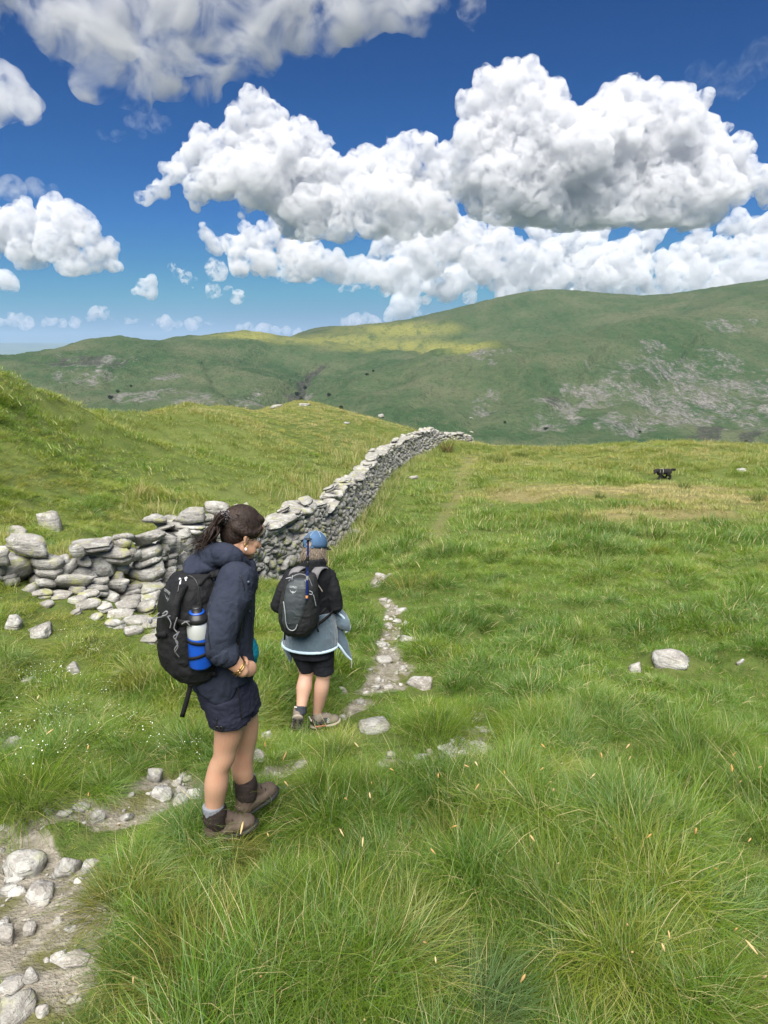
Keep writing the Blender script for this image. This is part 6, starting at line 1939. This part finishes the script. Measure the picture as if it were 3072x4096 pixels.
scatter("seed_heads", [seed_proto(q) for q in range(7)], np.c_[x, y, ground_h(x, y)], rot, np.c_[s_, s_, s_], g.integers(0, 7, len(x)), g.random(len(x)) ** 1.5, "orange brown grass seed heads on thin stalks", SEEDM)
def flower_proto(seed):
    g = np.random.default_rng(seed); V, Fc, n = [], [], 0
    for q in range(16):
        c = np.array([g.normal() * .05, g.normal() * .05, g.uniform(.05, .16)]); nn = g.normal(size=3) * .4 + np.array([0, -.3, 1]); nn /= np.linalg.norm(nn)
        e1 = np.cross(nn, [1, 0, 0]); e1 /= np.linalg.norm(e1); e2 = np.cross(nn, e1); r_ = g.uniform(.002, .0036)
        V += [c + (e1 * math.cos(b_) + e2 * math.sin(b_)) * r_ for b_ in np.linspace(0, 6.283, 6)[:-1]]
        Fc += [(n, n + 1, n + 2), (n, n + 2, n + 3), (n, n + 3, n + 4)]; n += 5
    return mesh_from("flowers", np.array(V), np.array(Fc), False)
t = NT("white_petals"); t.princ((.72, .73, .66), .8, .1)
x, y, g = spread(900, 3.4, 7.0, seed=64)
k = place(x, y, g) & (x < -.5) & (fbm(x * 1.6, y * 1.6, octv=2, seed=65) > .12) & (g.random(len(x)) < .5)
x, y = x[k], y[k]
s_ = g.uniform(.7, 1.3, len(x))
scatter("white_flowers", [flower_proto(q) for q in range(5)], np.c_[x, y, ground_h(x, y) + .02], np.c_[0 * x, 0 * x, g.uniform(0, 6.28, len(x))], np.c_[s_, s_, s_], g.integers(0, 5, len(x)), 0 * x, "tiny white bedstraw flowers in the left slope grass", t.m)

# ------------------------------------------------------------------ tufts that stand out singly: (px, py of the foot, width px, height px, kind, tint, label)
def own_grass(name, dark):
    t = NT(name)
    bl, al = t.attr("blade"), t.attr("along")
    c = t.ramp(bl, [(.1, tuple(q * .6 for q in dark)), (.55, dark), (.85, (dark[0] * 1.7, dark[1] * 1.4, dark[2] * 1.8)), (.97, (.36, .31, .15))])
    c = t.mix(t.map(al, .6, 1, 0, .3), c, (.28, .25, .08))
    d = t.n("BsdfDiffuse"); t.l(c, d.inputs[0]); tr = t.n("BsdfTranslucent"); t.l(c, tr.inputs[0])
    m = t.n("MixShader"); m.inputs[0].default_value = .35; t.l(d.outputs[0], m.inputs[1]); t.l(tr.outputs[0], m.inputs[2]); t.l(m.outputs[0], t.out.inputs[0])
    return t.m
GM = {'g': own_grass("tussock_green", (.095, .160, .018)), 'o': own_grass("tussock_olive", (.125, .145, .03)), 'b': own_grass("tussock_blue_green", (.085, .150, .050)), 'r': own_grass("rush_green", (.125, .180, .045)), 's': own_grass("rush_straw", (.15, .125, .05))}
TUFT = [(205,985,210,86,'o',"largest shaggy olive tussock bordering the near left path"),
 (335,930,170,70,'g',"shaggy green tussock right of the largest olive one"),
 (120,905,90,50,'o',"straw tinged tussock leaning over the path by the pointed rock"),
 (470,1015,190,70,'b',"blue green tussock cut by the bottom edge near the middle"),
 (560,900,150,56,'g',"bright green tussock low in the middle right"),
 (690,990,170,66,'g',"bright green tussock in the bottom right corner"),
 (640,835,110,42,'b',"blue green tussock above the bright ones on the right"),
 (330,840,100,42,'g',"soft green tussock just right of the near walker"),
 (450,850,100,40,'o',"olive tussock in the middle below the pebble patch"),
(436,742,96,52,'g',"big round tussock of fine grass beside the flat cracked stone"),
 (470,722,34,26,'g',"smaller tussock leaning on the right of the big round one"),
 (30,800,110,62,'g',"large dark tussock at the left edge above the path"),
 (228,856,60,40,'o',"dry grass tussock hiding the near walker's boot"),
 (112,752,80,38,'g',"tussock behind the bare patch left of the near walker"),
 (410,592,66,36,'o',"clump of pale rushes at the top bend of the stony path"),
 (515,742,60,34,'g',"tussock right of the pebble patch"),
 (598,566,34,20,'r',"dark rush clump alone in the middle of the right field"),
 (652,538,40,16,'r',"wide dark rush clump below the brown patch"),
 (617,533,26,13,'r',"small dark rush clump left of the wide one"),
 (572,519,24,11,'r',"low rush clump below the left end of the brown patch"),
 (684,489,18,9,'r',"rush clump just under the dog"),
 (757,501,18,11,'r',"rush clump at the right edge beside the brown patch"),
 (599,499,16,9,'r',"rush clump in the brown patch"),
 (447,452,16,10,'s',"pale rush clump at the foot of the wall near the brow"),
 (556,452,22,6,'r',"dark rush clump on the brow right of the wall end"),
 (500,462,26,7,'r',"dark rushes in the hollow below the brow"),
 (520,456,24,6,'r',"dark rush clump next to the hollow on the brow")]
for k_, (a, b_, w_, h_, kd, lab) in enumerate(TUFT):
    p = Gp(a, b_); m_ = mm(a, b_, p.y)
    wd, ht = w_ * m_, h_ * m_
    near = p.y < 7
    me = clump(950 + k_, (900 if w_ > 140 else 620) if near else 130, wd * (.24 if near else .3), ht * 1.25, .0029 if near else .0011 * p.y ** .8, .8 if kd in 'gob' else .45, 1.3 if kd in 'gob' else .5, 4 if near else 3, straw=.05, spread=.35)
    me.materials.append(GM[kd])
    o = link("grass_tussock" if kd in 'gob' else "rush_clump", me); o.location = (p.x, p.y, p.z - .01)
    tag(o, lab, "grass tussock" if kd in 'gob' else "rushes", "tussocks of fine grass" if kd in 'gob' else "rush clumps in the field")
# rushes standing behind the wall
RUSHP = [clump(980 + q, 40, .12, .42, .007, .22, .35, 3, straw=.3, spread=.4) for q in range(4)]
g = np.random.default_rng(70)
t_ = g.uniform(3, LEN - 8, 420); off = -.7 - np.abs(g.normal(size=420)) * .9
P_ = np.array([along(q)[0] + along(q)[2] * o_ for q, o_ in zip(t_, off)])
x, y = P_[:, 0], P_[:, 1]
k = (fbm(x * .5, y * .5, octv=2, seed=71) > -.05) & ~in_wall(x, y)
x, y = x[k], y[k]; s_ = g.uniform(.7, 1.4, len(x))
scatter("rushes", RUSHP, np.c_[x, y, ground_h(x, y) - .02], np.c_[g.normal(size=len(x)) * .1, g.normal(size=len(x)) * .1, g.uniform(0, 6.28, len(x))], np.c_[s_, s_, s_], g.integers(0, 4, len(x)), np.clip(.55 + g.normal(size=len(x)) * .14, .1, .95), "tall dry rushes growing along the back of the wall", GRASS)
t_ = g.uniform(5, LEN - 3, 300); off = .12 + np.abs(g.normal(size=300)) * .25
P_ = np.array([along(q)[0] + along(q)[2] * o_ for q, o_ in zip(t_, off)])
x, y = P_[:, 0], P_[:, 1]; s_ = g.uniform(.5, 1.2, len(x))
scatter("wall_foot_grass", RUSHP, np.c_[x, y, ground_h(x, y) - .02], np.c_[g.normal(size=len(x)) * .15, g.normal(size=len(x)) * .15, g.uniform(0, 6.28, len(x))], np.c_[s_, s_, s_ * .75], g.integers(0, 4, len(x)), np.clip(.40 + g.normal(size=len(x)) * .12, .1, .9), "long grass along the foot of the wall", GRASS)
# ------------------------------------------------------------------ air
def box(name, lo, hi, mat):
    v = [(x, y, z) for x in (lo[0], hi[0]) for y in (lo[1], hi[1]) for z in (lo[2], hi[2])]
    f = [(0, 1, 3, 2), (4, 6, 7, 5), (0, 4, 5, 1), (2, 3, 7, 6), (0, 2, 6, 4), (1, 5, 7, 3)]
    return link(name, mesh_from(name, v, f, False), mat)
t = NT("pale_air")
v = t.n("VolumePrincipled")
v.inputs['Color'].default_value = (.44, .60, .88, 1)
v.inputs['Density'].default_value = 4e-5
t.l(v.outputs[0], t.out.inputs['Volume'])
tag(box("haze", (-27000, -500, -900), (27000, 24000, 420), t.m), "thin blue summer haze over the valley", kind="stuff")
